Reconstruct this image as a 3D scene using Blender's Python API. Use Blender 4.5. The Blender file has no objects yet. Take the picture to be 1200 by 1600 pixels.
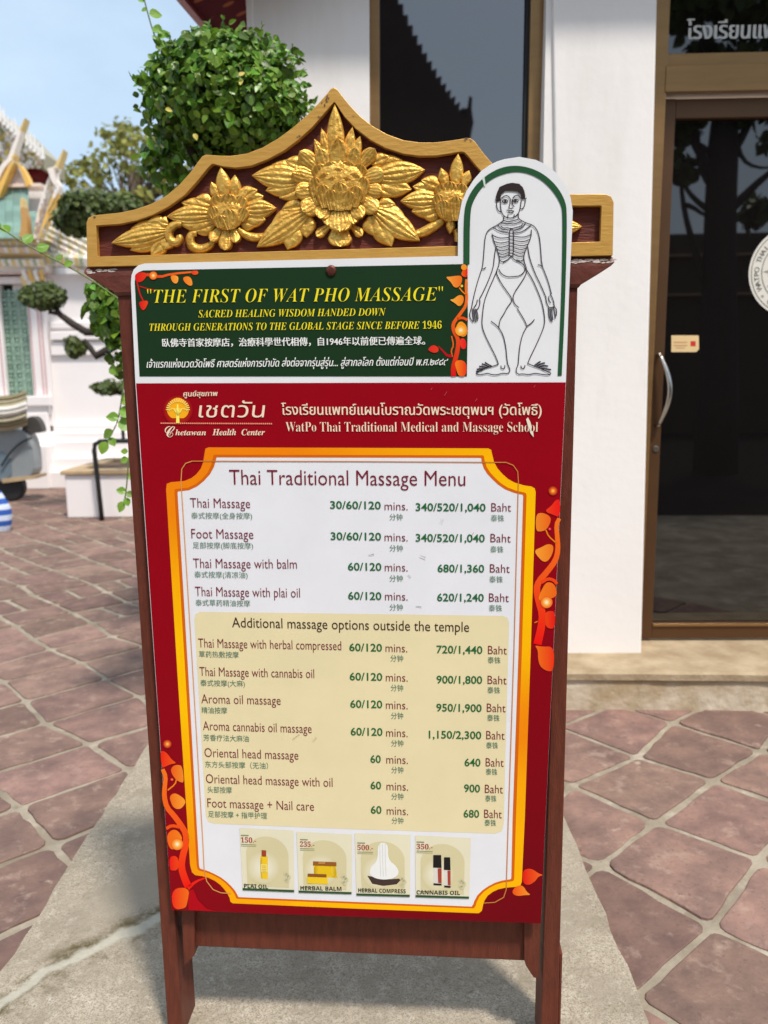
import bpy, bmesh, math, random
import numpy as np
from math import sin, cos, pi, radians, sqrt, atan2, tan
from mathutils import Vector, Matrix
random.seed(7)

# ------------------------------------------------------------------ camera, sky, sun, exposure
S = bpy.context.scene
COL = S.collection
F_PX, PITCH, ROLL, CAM_H = 1248.0, radians(9.3), radians(-0.6), 1.35
cam_d = bpy.data.cameras.new('camera')
cam_o = bpy.data.objects.new('camera', cam_d)
COL.objects.link(cam_o)
CAM_R = Matrix.Rotation(pi/2 - PITCH, 3, 'X') @ Matrix.Rotation(ROLL, 3, 'Z')
CAM_C = Vector((0, 0, CAM_H))
cam_o.matrix_world = Matrix.Translation(CAM_C) @ CAM_R.to_4x4()
cam_d.sensor_fit = 'VERTICAL'
cam_d.sensor_height = 36.0
cam_d.sensor_width = 27.0
cam_d.lens = F_PX / 1600 * 36
cam_d.clip_start, cam_d.clip_end = 0.05, 2000
cam_d.dof.use_dof = True
cam_d.dof.focus_distance = 1.45
cam_d.dof.aperture_fstop = 4.4
S.camera = cam_o

SUN_EL, SUN_AZ = radians(61), radians(29)          # azimuth to the right of straight behind the camera
TO_SUN = Vector((cos(SUN_EL)*sin(SUN_AZ), -cos(SUN_EL)*cos(SUN_AZ), sin(SUN_EL)))
W = bpy.data.worlds.new('World'); S.world = W; W.use_nodes = True
nt = W.node_tree
bg = nt.nodes['Background']
sky = nt.nodes.new('ShaderNodeTexSky')
sky.sky_type = 'NISHITA'; sky.sun_disc = False
sky.sun_elevation = SUN_EL
sky.sun_rotation = atan2(TO_SUN.x, TO_SUN.y)
sky.air_density = 1.0; sky.dust_density = 3.0; sky.ozone_density = 1.2
# a hazy sky: thin high haze everywhere and a few soft clouds, by direction
_tc = nt.nodes.new('ShaderNodeTexCoord'); _mp = nt.nodes.new('ShaderNodeMapping'); _mp.inputs['Scale'].default_value = (1.6, 1.6, 3.2); _mp.inputs['Location'].default_value = (.4, .1, .2)
_nz = nt.nodes.new('ShaderNodeTexNoise'); _nz.inputs['Scale'].default_value = 2.2; _nz.inputs['Detail'].default_value = 6; _nz.inputs['Roughness'].default_value = .55
_rp = nt.nodes.new('ShaderNodeValToRGB')
_rp.color_ramp.elements[0].position = .46; _rp.color_ramp.elements[0].color = (.52, .52, .52, 1)
_rp.color_ramp.elements[1].position = .72; _rp.color_ramp.elements[1].color = (.72, .72, .72, 1)
_mx = nt.nodes.new('ShaderNodeMix'); _mx.data_type = 'RGBA'; _mx.inputs[7].default_value = (4.3, 5.4, 6.4, 1)
nt.links.new(_tc.outputs['Generated'], _mp.inputs[0]); nt.links.new(_mp.outputs[0], _nz.inputs['Vector']); nt.links.new(_nz.outputs['Fac'], _rp.inputs[0])
nt.links.new(_rp.outputs[0], _mx.inputs[0]); nt.links.new(sky.outputs[0], _mx.inputs[6]); nt.links.new(_mx.outputs[2], bg.inputs[0])
bg.inputs[1].default_value = 0.12
sun_d = bpy.data.lights.new('sun', 'SUN')
sun_d.energy = 2.6; sun_d.angle = radians(6); sun_d.color = (1.0, 0.93, 0.84)
sun_o = bpy.data.objects.new('sun', sun_d); COL.objects.link(sun_o)
sun_o.rotation_euler = (-TO_SUN).to_track_quat('-Z', 'Y').to_euler()
sun_o.location = (3, -6, 9)
S.view_settings.view_transform = 'Standard'
S.view_settings.look = 'None'
S.view_settings.exposure = 0.62
S.view_settings.gamma = 1.0

# ------------------------------------------------------------------ helpers
def lin(c):
    return tuple((v/255/12.92 if v/255 <= 0.04045 else ((v/255+0.055)/1.055)**2.4) for v in c)

def ray(px, py):
    return CAM_R @ Vector(((px-600)/F_PX, (800-py)/F_PX, -1))

class Plane:
    """an upright plane turned about z: photo pixel -> point in its own (x right, -y outward, z up) frame"""
    def __init__(s, ox, oy, a):
        s.o = Vector((ox, oy, 0)); s.a = a
        s.e = Vector((cos(a), -sin(a), 0)); s.n = Vector((-sin(a), -cos(a), 0))
    def P(s, px, py, w=0.0):
        d = ray(px, py)
        t = ((s.o + s.n*w) - CAM_C).dot(s.n) / d.dot(s.n)
        p = CAM_C + d*t - s.o
        return Vector((p.dot(s.e), -w, p.z))

def at(px, py, y):
    d = ray(px, py); t = y/d.y
    return CAM_C + d*t

def on_ground(px, py, z=0.0):
    d = ray(px, py); t = (z-CAM_H)/d.z
    return CAM_C + d*t

class MB:
    def __init__(s): s.v = []; s.f = []; s.c = []; s.m = []
    def add(s, vs, fs, col=(1, 1, 1), mi=0):
        b = len(s.v); s.v += [Vector(v) for v in vs]
        for f in fs:
            s.f.append([b+i for i in f]); s.m.append(mi)
            if callable(col): s.c.append([col(vs[i]) for i in f])
            elif len(col) and isinstance(col[0], (tuple, list)): s.c.append([col[i] for i in f])
            else: s.c.append([col]*len(f))
    def poly(s, pts, col=(1, 1, 1), mi=0): s.add(pts, [list(range(len(pts)))], col, mi)
    def prism(s, pts, off, col=(1, 1, 1), mi=0):
        """outline extruded by the vector off"""
        n = len(pts); off = Vector(off)
        vs = [Vector(p) for p in pts] + [Vector(p)+off for p in pts]
        fs = [list(range(n)), list(range(2*n-1, n-1, -1))] + [[i, i+n, (i+1) % n+n, (i+1) % n] for i in range(n)]
        s.add(vs, fs, col, mi)
    def box(s, lo, hi, col=(1, 1, 1), mi=0):
        x0, y0, z0 = lo; x1, y1, z1 = hi
        vs = [(x0,y0,z0),(x1,y0,z0),(x1,y1,z0),(x0,y1,z0),(x0,y0,z1),(x1,y0,z1),(x1,y1,z1),(x0,y1,z1)]
        s.add(vs, [(0,3,2,1),(4,5,6,7),(0,1,5,4),(1,2,6,5),(2,3,7,6),(3,0,4,7)], col, mi)
    def hexa(s, q0, q1, col=(1, 1, 1), mi=0):
        """two quads (front, back) joined"""
        s.add(list(q0)+list(q1), [(0,1,2,3),(7,6,5,4),(0,4,5,1),(1,5,6,2),(2,6,7,3),(3,7,4,0)], col, mi)
    def tube(s, pts, rad, n=8, col=(1, 1, 1), mi=0, cap=True):
        pts = [Vector(p) for p in pts]; k = len(pts)
        rads = rad if isinstance(rad, (list, tuple)) else [rad]*k
        vs = []; fs = []
        up = Vector((0.13, 0.29, 0.95))
        for i, p in enumerate(pts):
            t = (pts[min(i+1, k-1)] - pts[max(i-1, 0)]).normalized()
            a = t.cross(up)
            if a.length < 1e-3: a = t.cross(Vector((1, 0, 0)))
            a.normalize(); b = t.cross(a)
            for j in range(n):
                g = 2*pi*j/n; vs.append(p + (a*cos(g)+b*sin(g))*rads[i])
        for i in range(k-1):
            for j in range(n):
                fs.append((i*n+j, i*n+(j+1) % n, (i+1)*n+(j+1) % n, (i+1)*n+j))
        if cap: fs += [list(range(n))[::-1], [(k-1)*n+j for j in range(n)]]
        s.add(vs, fs, col, mi)
    def build(s, name, mats, parent=None, smooth=False, bevel=0, seg=2):
        me = bpy.data.meshes.new(name)
        me.from_pydata([tuple(v) for v in s.v], [], s.f)
        ca = me.color_attributes.new('Col', 'FLOAT_COLOR', 'CORNER')
        flat = []
        for c in s.c:
            for q in c: flat += [q[0], q[1], q[2], 1.0]
        if flat: ca.data.foreach_set('color', flat)
        ms = mats if isinstance(mats, (list, tuple)) else [mats]
        for m in ms: me.materials.append(m)
        me.polygons.foreach_set('material_index', s.m)
        if smooth: me.polygons.foreach_set('use_smooth', [True]*len(s.f))
        me.update()
        o = bpy.data.objects.new(name, me); COL.objects.link(o)
        if parent: o.parent = parent
        if bevel:
            bm = bmesh.new(); bm.from_mesh(me)
            bmesh.ops.remove_doubles(bm, verts=bm.verts, dist=1e-5)
            bmesh.ops.recalc_face_normals(bm, faces=bm.faces)
            bm.to_mesh(me); bm.free()
            md = o.modifiers.new('bevel', 'BEVEL'); md.width = bevel; md.segments = seg
            md.limit_method = 'ANGLE'; md.angle_limit = radians(35)
        return o

def fixn(o):
    me = o.data; bm = bmesh.new(); bm.from_mesh(me)
    bmesh.ops.recalc_face_normals(bm, faces=bm.faces); bm.to_mesh(me); bm.free(); return o

def thing(name, label, cat, loc=(0, 0, 0), rz=0.0, group=None):
    o = bpy.data.objects.new(name, None); COL.objects.link(o)
    o.empty_display_size = 0.1
    o.location = loc; o.rotation_euler = (0, 0, rz); tag(o, label, cat, group); return o
def tag(o, label, cat, group=None):
    o['label'] = label; o['category'] = cat
    if group: o['group'] = group
    return o
def struct(o, kind='structure'): o['kind'] = kind; return o

# ------------------------------------------------------------------ materials
def mat(name, col, rough=0.5, metal=0.0, spec=0.5, var=0.0, vscale=8.0, col2=None, bump=0.0, bscale=40.0, stretch=(1, 1, 1), attr=False,
        island=0.0, transl=0.0, detail=4.0, contrast=(0.35, 0.65)):
    m = bpy.data.materials.new(name); m.use_nodes = True
    t = m.node_tree; N = t.nodes; L = t.links
    b = N['Principled BSDF']
    b.inputs['Roughness'].default_value = rough; b.inputs['Metallic'].default_value = metal
    b.inputs['Specular IOR Level'].default_value = spec
    tc = N.new('ShaderNodeTexCoord'); mp = N.new('ShaderNodeMapping')
    mp.inputs['Scale'].default_value = stretch
    L.new(tc.outputs['Object'], mp.inputs['Vector'])
    if attr:
        a = N.new('ShaderNodeVertexColor'); a.layer_name = 'Col'; cs = a.outputs['Color']
    else:
        r = N.new('ShaderNodeRGB'); r.outputs[0].default_value = (*col, 1); cs = r.outputs[0]
    if var or col2:
        nz = N.new('ShaderNodeTexNoise'); nz.inputs['Scale'].default_value = vscale; nz.inputs['Detail'].default_value = detail
        nz.inputs['Roughness'].default_value = 0.6
        L.new(mp.outputs[0], nz.inputs['Vector'])
        rp = N.new('ShaderNodeValToRGB'); rp.color_ramp.elements[0].position = contrast[0]; rp.color_ramp.elements[1].position = contrast[1]
        L.new(nz.outputs['Fac'], rp.inputs['Fac'])
        mx = N.new('ShaderNodeMix'); mx.data_type = 'RGBA'
        L.new(rp.outputs['Color'], mx.inputs[0]); L.new(cs, mx.inputs[6])
        if col2: mx.inputs[7].default_value = (*col2, 1)
        else:
            d = N.new('ShaderNodeMix'); d.data_type = 'RGBA'; d.blend_type = 'MULTIPLY'; d.inputs[0].default_value = 1
            L.new(cs, d.inputs[6]); d.inputs[7].default_value = (1-var,)*3+(1,)
            L.new(d.outputs[2], mx.inputs[7])
        cs = mx.outputs[2]
    if island:
        g = N.new('ShaderNodeNewGeometry'); h = N.new('ShaderNodeHueSaturation')
        mr = N.new('ShaderNodeMapRange'); mr.inputs[3].default_value = 1-island; mr.inputs[4].default_value = 1+island
        L.new(g.outputs['Random Per Island'], mr.inputs[0]); L.new(mr.outputs[0], h.inputs['Value'])
        mh = N.new('ShaderNodeMapRange'); mh.inputs[3].default_value = 0.5-island*0.03; mh.inputs[4].default_value = 0.5+island*0.045
        ml = N.new('ShaderNodeMath'); ml.operation = 'FRACT'; mm = N.new('ShaderNodeMath'); mm.operation = 'MULTIPLY'; mm.inputs[1].default_value = 7.31
        L.new(g.outputs['Random Per Island'], mm.inputs[0]); L.new(mm.outputs[0], ml.inputs[0]); L.new(ml.outputs[0], mh.inputs[0])
        L.new(mh.outputs[0], h.inputs['Hue']); L.new(cs, h.inputs['Color']); cs = h.outputs[0]
    L.new(cs, b.inputs['Base Color'])
    if bump:
        n2 = N.new('ShaderNodeTexNoise'); n2.inputs['Scale'].default_value = bscale; n2.inputs['Detail'].default_value = 5
        L.new(mp.outputs[0], n2.inputs['Vector'])
        bp = N.new('ShaderNodeBump'); bp.inputs['Strength'].default_value = bump; bp.inputs['Distance'].default_value = 0.01
        L.new(n2.outputs['Fac'], bp.inputs['Height']); L.new(bp.outputs[0], b.inputs['Normal'])
    if transl:
        tr = N.new('ShaderNodeBsdfTranslucent'); L.new(cs, tr.inputs['Color'])
        ms = N.new('ShaderNodeMixShader'); ms.inputs[0].default_value = transl
        L.new(b.outputs[0], ms.inputs[1]); L.new(tr.outputs[0], ms.inputs[2])
        L.new(ms.outputs[0], N['Material Output'].inputs['Surface'])
    m['cs'] = 1
    return m

M = {}
M['print'] = mat('printed_sheet', (1, 1, 1), rough=0.5, spec=0.12, attr=True, var=0.05, vscale=9)
M['brown'] = mat('brown_paint', lin((106, 53, 39)), rough=0.5, spec=0.25, var=0.3, vscale=14, stretch=(6, 6, 1), bump=0.25, bscale=60)
M['recess'] = mat('recess_paint', lin((104, 48, 38)), rough=0.6, spec=0.3, var=0.35, vscale=20, stretch=(1, 6, 6), bump=0.3, bscale=50)
M['goldframe'] = mat('gold_frame_paint', lin((208, 160, 78)), rough=0.42, metal=0.25, spec=0.5, col2=lin((202, 153, 72)), vscale=26, stretch=(1, 4, 4), bump=0.09, bscale=50)
M['gold'] = mat('gold_leaf', lin((236, 190, 92)), rough=0.38, metal=0.5, spec=0.5, col2=lin((212, 158, 64)), vscale=36, bump=0.35, bscale=110)
M['steelrust'] = mat('rusty_screw', lin((110, 60, 45)), rough=0.5, metal=0.6, var=0.4, vscale=200)
M['chip'] = mat('chipped_white', lin((215, 200, 190)), rough=0.8)
M['wall'] = mat('white_wall', lin((241, 237, 234)), rough=0.75, spec=0.2, var=0.035, vscale=1.6, bump=0.12, bscale=24)
M['bronze'] = mat('bronze_aluminium', lin((150, 116, 74)), rough=0.36, metal=0.6, spec=0.5, var=0.12, vscale=6, stretch=(1, 1, 6))
M['darkbronze'] = mat('dark_bronze', lin((96, 68, 44)), rough=0.4, metal=0.5, var=0.12, vscale=6)
M['steel'] = mat('brushed_steel', lin((190, 188, 182)), rough=0.28, metal=1.0, var=0.1, vscale=30)
M['black'] = mat('black_rubber', lin((26, 25, 26)), rough=0.6)
M['blackmetal'] = mat('black_metal_paint', lin((32, 34, 34)), rough=0.4, spec=0.5, var=0.2, vscale=20)
M['concrete'] = mat('concrete', lin((176, 165, 148)), rough=0.92, spec=0.15, col2=lin((144, 134, 118)), vscale=7, bump=0.5, bscale=70, detail=9)
M['mortar'] = mat('mortar', lin((162, 152, 135)), rough=0.92, spec=0.15, col2=lin((128, 118, 102)), vscale=4, bump=0.5, bscale=60, detail=8)
M['paver'] = mat('terracotta_paver', lin((140, 112, 100)), rough=0.75, spec=0.2, col2=lin((112, 90, 83)), vscale=9, bump=0.5, bscale=45, island=0.24, detail=9)
M['redsoffit'] = mat('red_soffit', lin((104, 28, 30)), rough=0.8, spec=0.1, var=0.2)
M['redwood'] = mat('red_fascia', lin((140, 52, 50)), rough=0.5, var=0.15)
M['leaf'] = mat('green_leaf', lin((102, 136, 42)), rough=0.36, spec=0.45, island=0.55, transl=0.28)
M['vineleaf'] = mat('vine_leaf', lin((120, 158, 52)), rough=0.4, spec=0.5, island=0.25, transl=0.35)
M['olive'] = mat('olive_leaf', lin((80, 94, 40)), rough=0.5, island=0.4, transl=0.22)
M['yellowleaf'] = mat('yellow_leaf', lin((138, 138, 66)), rough=0.55, island=0.4, transl=0.35)
M['bark'] = mat('bark', lin((92, 78, 66)), rough=0.85, var=0.4, vscale=14, bump=0.6, bscale=40)
M['deadleaf'] = mat('yellowed_leaf', lin((176, 158, 66)), rough=0.5, island=.25)
M['stem'] = mat('green_stem', lin((96, 112, 52)), rough=0.5)
M['template'] = None
M['temple'] = mat('temple_white', lin((236, 230, 228)), rough=0.7, var=0.05, vscale=1.2, bump=0.1, bscale=12)
M['cream'] = mat('temple_cream', lin((232, 222, 196)), rough=0.6, col2=lin((208, 190, 140)), vscale=16)
M['orn'] = mat('ornament', (1, 1, 1), rough=0.5, attr=True, var=0.12, vscale=20)
M['tealtile'] = mat('teal_roof_tile', lin((126, 158, 146)), rough=0.35, island=0.18, var=0.15)
M['pinkline'] = mat('pink_line', lin((196, 150, 150)), rough=0.6)
M['ceramic'] = mat('green_ceramic', lin((150, 180, 160)), rough=0.35, var=0.2, vscale=9)
M['darkhole'] = mat('dark_hollow', lin((26, 40, 38)), rough=0.8)
M['cart'] = mat('cart_grey_paint', lin((138, 144, 146)), rough=0.35, var=0.1, vscale=6)
M['cartdark'] = mat('cart_dark_vinyl', lin((70, 68, 66)), rough=0.55, var=0.2)
M['canvas'] = mat('canvas', (1, 1, 1), rough=0.85, attr=True, var=0.12, vscale=14)
M['tan'] = mat('tan_rim', lin((186, 160, 124)), rough=0.8, var=0.2, vscale=6)
M['soil'] = mat('dry_soil', lin((120, 96, 74)), rough=0.95, var=0.3, vscale=20)
M['mirrorbuilding'] = mat('facing_temple', lin((66, 42, 34)), rough=0.6, var=0.3, vscale=3)
M['darktrunk'] = mat('dark_bark', lin((58, 50, 44)), rough=0.9, var=0.3, vscale=10, bump=0.5)

def glassmat(name='tinted_glass', ior=1.82):
    m = bpy.data.materials.new(name); m.use_nodes = True
    b = m.node_tree.nodes['Principled BSDF']
    b.inputs['Base Color'].default_value = (0.006, 0.005, 0.005, 1)
    b.inputs['Roughness'].default_value = 0.015
    b.inputs['IOR'].default_value = ior
    return m
M['glass'] = glassmat()
M['filmglass'] = glassmat('reflective_film_glass', 2.35)

# worn mottling for the step and the slab: larger stains
def add_stains(m, col, scale, lo, hi, seed=0.0, stretch=(1, 1, 1)):
    t = m.node_tree; N = t.nodes; L = t.links; b = N['Principled BSDF']
    src = b.inputs['Base Color'].links[0].from_socket
    tc = N.new('ShaderNodeTexCoord'); mp = N.new('ShaderNodeMapping'); mp.inputs['Location'].default_value = (seed, seed*1.7, seed*.3)
    mp.inputs['Scale'].default_value = stretch
    nz = N.new('ShaderNodeTexNoise'); nz.inputs['Scale'].default_value = scale; nz.inputs['Detail'].default_value = 8; nz.inputs['Roughness'].default_value = 0.65
    rp = N.new('ShaderNodeValToRGB'); rp.color_ramp.elements[0].position = lo; rp.color_ramp.elements[1].position = hi
    mx = N.new('ShaderNodeMix'); mx.data_type = 'RGBA'; mx.inputs[7].default_value = (*col, 1)
    L.new(tc.outputs['Object'], mp.inputs[0]); L.new(mp.outputs[0], nz.inputs['Vector']); L.new(nz.outputs['Fac'], rp.inputs[0])
    L.new(rp.outputs[0], mx.inputs[0]); L.new(src, mx.inputs[6]); L.new(mx.outputs[2], b.inputs['Base Color'])
add_stains(M['concrete'], lin((196, 187, 171)), 34, 0.5, 0.8, 3)
add_stains(M['concrete'], lin((118, 108, 90)), 3.1, 0.56, 0.78, 9)
add_stains(M['concrete'], lin((120, 112, 98)), 120, 0.56, 0.66, 19)
add_stains(M['mortar'], lin((186, 176, 160)), 6, 0.52, 0.74, 5)
add_stains(M['mortar'], lin((116, 104, 84)), 9, 0.58, 0.76, 15)
add_stains(M['paver'], lin((104, 84, 78)), 3.4, 0.50, 0.72, 4)
add_stains(M['paver'], lin((172, 150, 134)), 16, 0.55, 0.85, 14)
add_stains(M['paver'], lin((92, 76, 68)), 70, 0.57, 0.76, 24)
add_stains(M['paver'], lin((186, 168, 150)), 7, 0.66, 0.78, 31)

# ------------------------------------------------------------------ ground
def ground():
    mb = MB(); R = 600
    mb.poly([(-R, -R, -0.006), (R, -R, -0.006), (R, R, -0.006), (-R, R, -0.006)])
    struct(mb.build('ground', M['mortar']))
    rng = random.Random(3)
    ang = radians(-46.5)
    ea = Vector((cos(ang), sin(ang), 0)); eb = Vector((-sin(ang), cos(ang), 0))
    O = on_ground(1035, 1284)
    LA, LB = 0.298, 0.352
    mb = MB()
    jit = {}
    def corner(i, j):
        if (i, j) not in jit:
            jit[(i, j)] = Vector((rng.uniform(-.027, .027), rng.uniform(-.027, .027), 0))
        return O + ea*(i*LA) + eb*(j*LB) + jit[(i, j)]
    def paver(q, gap):
        c = sum(q, Vector())/4
        tilt = Vector((rng.uniform(-.008, .008), rng.uniform(-.008, .008), 1))
        dz = rng.uniform(-.002, .002)
        inn = []
        for k in range(4):
            p = q[k]; a = (q[(k+1) % 4]-p).normalized(); b = (q[(k-1) % 4]-p).normalized()
            g = gap*rng.uniform(.75, 1.25)
            inn.append(p + a*g + b*g)
        ring = []
        for k in range(4):
            p = inn[k]; a = (inn[(k+1) % 4]-p); b = (inn[(k-1) % 4]-p)
            r = rng.uniform(.010, .03)
            p0 = p + b.normalized()*r; p2 = p + a.normalized()*r
            ctrl = p + (a.normalized()+b.normalized())*r*.18
            ring += [p0, (p0+p2)/4+ctrl/2, p2]
            for t in (.25, .42, .6, .77):
                mid = p + a*t; ring.append(mid + (c-mid).normalized()*rng.uniform(-.004, .005))
        n = len(ring); vs = []
        for lev, (sh, z) in enumerate([(0.0, -.012), (0.001, -.002), (0.0045, 0.0)]):
            for p in ring:
                d = (c-p); e = p + d.normalized()*sh
                zz = z + dz - (tilt.x*(e.x-c.x)+tilt.y*(e.y-c.y))*(1 if lev else 0)
                vs.append(Vector((e.x, e.y, zz)))
        fs = [[2*n+k for k in range(n)]]
        for lev in (0, 1):
            for k in range(n): fs.append([lev*n+k, lev*n+(k+1) % n, (lev+1)*n+(k+1) % n, (lev+1)*n+k])
        mb.add(vs, fs)
    for i in range(-46, 30):
        for j in range(-20, 50):
            q = [corner(i, j), corner(i+1, j), corner(i+1, j+1), corner(i, j+1)]
            c = sum(q, Vector())/4
            if not (-9 < c.x < 4.5 and 0.6 < c.y < 13): continue
            if abs(c.x/c.y) > 0.75 and c.x > 0: continue
            if -0.72 < c.x < 0.36 and c.y < 3.3: continue
            if c.y > 3.42-0.05*c.x and c.x > -0.62: continue
            far = c.y > 4.3
            gap = rng.uniform(.007, .0145) if not far else rng.uniform(.010, .019)
            if far and rng.random() < .35:
                m0 = (q[0]+q[3])/2; m1 = (q[1]+q[2])/2
                paver([q[0], q[1], m1, m0], gap); paver([m0, m1, q[2], q[3]], gap)
            else: paver(q, gap)
    struct(mb.build('paving', M['paver']))
    # the concrete walk the board stands on
    mb = MB(); n = 60
    top = []
    rr = random.Random(5)
    xl, xr, y0, y1 = -0.895, 0.548, -0.6, 3.14
    L_ = [Vector((xl+rr.uniform(-.006, .006), y0+(y1-y0)*k/n, .014)) for k in range(n+1)]
    R_ = [Vector((xr+rr.uniform(-.004, .004), y0+(y1-y0)*k/n, .014)) for k in range(n+1)]
    vs = L_+R_+[Vector((p.x-.01, p.y, -.02)) for p in L_]+[Vector((p.x+.008, p.y, -.02)) for p in R_]
    k1 = n+1; fs = []
    for k in range(n):
        fs.append([k, k1+k, k1+k+1, k+1]); fs.append([2*k1+k, k, k+1, 2*k1+k+1]); fs.append([k1+k, 3*k1+k, 3*k1+k+1, k1+k+1])
    mb.add(vs, fs)
    fixn(struct(mb.build('concrete_path', M['concrete'])))
    # dark sheet added behind the viewer to darken the door glass reflection
    mb = MB(); mb.poly([(-30, -60, -.002), (30, -60, -.002), (30, -.9, -.002), (-30, -.9, -.002)])
    struct(mb.build('added_dark_sheet', M['dark_sheet_paint']))
M['dark_sheet_paint'] = mat('dark_sheet_paint', lin((42, 40, 39)), rough=1.0, spec=0.03, var=0.3, vscale=9)
def slab_joint(m):
    """a mortared joint across the walk, mossy and dirty along both sides"""
    p0, p1 = on_ground(0, 1578), on_ground(258, 1434)
    d = (p1-p0).normalized(); n = Vector((-d.y, d.x, 0))
    t = m.node_tree; N = t.nodes; L = t.links; b = N['Principled BSDF']
    src = b.inputs['Base Color'].links[0].from_socket
    tc = N.new('ShaderNodeTexCoord'); dp = N.new('ShaderNodeVectorMath'); dp.operation = 'DOT_PRODUCT'; dp.inputs[1].default_value = n
    L.new(tc.outputs['Object'], dp.inputs[0])
    nz = N.new('ShaderNodeTexNoise'); nz.inputs['Scale'].default_value = 6; nz.inputs['Detail'].default_value = 8; L.new(tc.outputs['Object'], nz.inputs['Vector'])
    sc = N.new('ShaderNodeMath'); sc.operation = 'MULTIPLY_ADD'; sc.inputs[1].default_value = .16; sc.inputs[2].default_value = -.08-p0.dot(n)
    L.new(nz.outputs['Fac'], sc.inputs[0])
    ad = N.new('ShaderNodeMath'); L.new(dp.outputs['Value'], ad.inputs[0]); L.new(sc.outputs[0], ad.inputs[1])
    ab = N.new('ShaderNodeMath'); ab.operation = 'ABSOLUTE'; L.new(ad.outputs[0], ab.inputs[0])
    def ramp(a, bb):
        r = N.new('ShaderNodeValToRGB'); r.color_ramp.elements[0].position = a; r.color_ramp.elements[1].position = bb
        r.color_ramp.elements[0].color = (1, 1, 1, 1); r.color_ramp.elements[1].color = (0, 0, 0, 1); L.new(ab.outputs[0], r.inputs[0]); return r
    n2 = N.new('ShaderNodeTexNoise'); n2.inputs['Scale'].default_value = 16; n2.inputs['Detail'].default_value = 9; n2.inputs['Roughness'].default_value = .7; L.new(tc.outputs['Object'], n2.inputs['Vector'])
    r2 = N.new('ShaderNodeValToRGB'); r2.color_ramp.elements[0].position = .44; r2.color_ramp.elements[1].position = .60; L.new(n2.outputs['Fac'], r2.inputs[0])
    wide = ramp(.03, .085); mu = N.new('ShaderNodeMath'); mu.operation = 'MULTIPLY'; L.new(wide.outputs[0], mu.inputs[0]); L.new(r2.outputs[0], mu.inputs[1])
    m1 = N.new('ShaderNodeMix'); m1.data_type = 'RGBA'; m1.inputs[7].default_value = (*lin((92, 82, 58)), 1); L.new(mu.outputs[0], m1.inputs[0]); L.new(src, m1.inputs[6])
    thin = ramp(.010, .022); m2 = N.new('ShaderNodeMix'); m2.data_type = 'RGBA'; m2.inputs[7].default_value = (*lin((178, 174, 160)), 1)
    mt = N.new('ShaderNodeMath'); mt.operation = 'MULTIPLY'; mt.inputs[1].default_value = .75; L.new(thin.outputs[0], mt.inputs[0])
    L.new(mt.outputs[0], m2.inputs[0]); L.new(m1.outputs[2], m2.inputs[6]); L.new(m2.outputs[2], b.inputs['Base Color'])
add_stains(M['concrete'], lin((132, 122, 104)), 260, 0.46, 0.62, 29)
add_stains(M['concrete'], lin((150, 140, 124)), 2.2, 0.50, 0.68, 41)
add_stains(M['wall'], lin((224, 218, 211)), 1.3, 0.52, 0.85, 6, (2.5, 2.5, .5))
add_stains(M['wall'], lin((206, 199, 190)), 30, 0.70, 0.78, 13)
slab_joint(M['concrete'])
ground()

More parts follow.
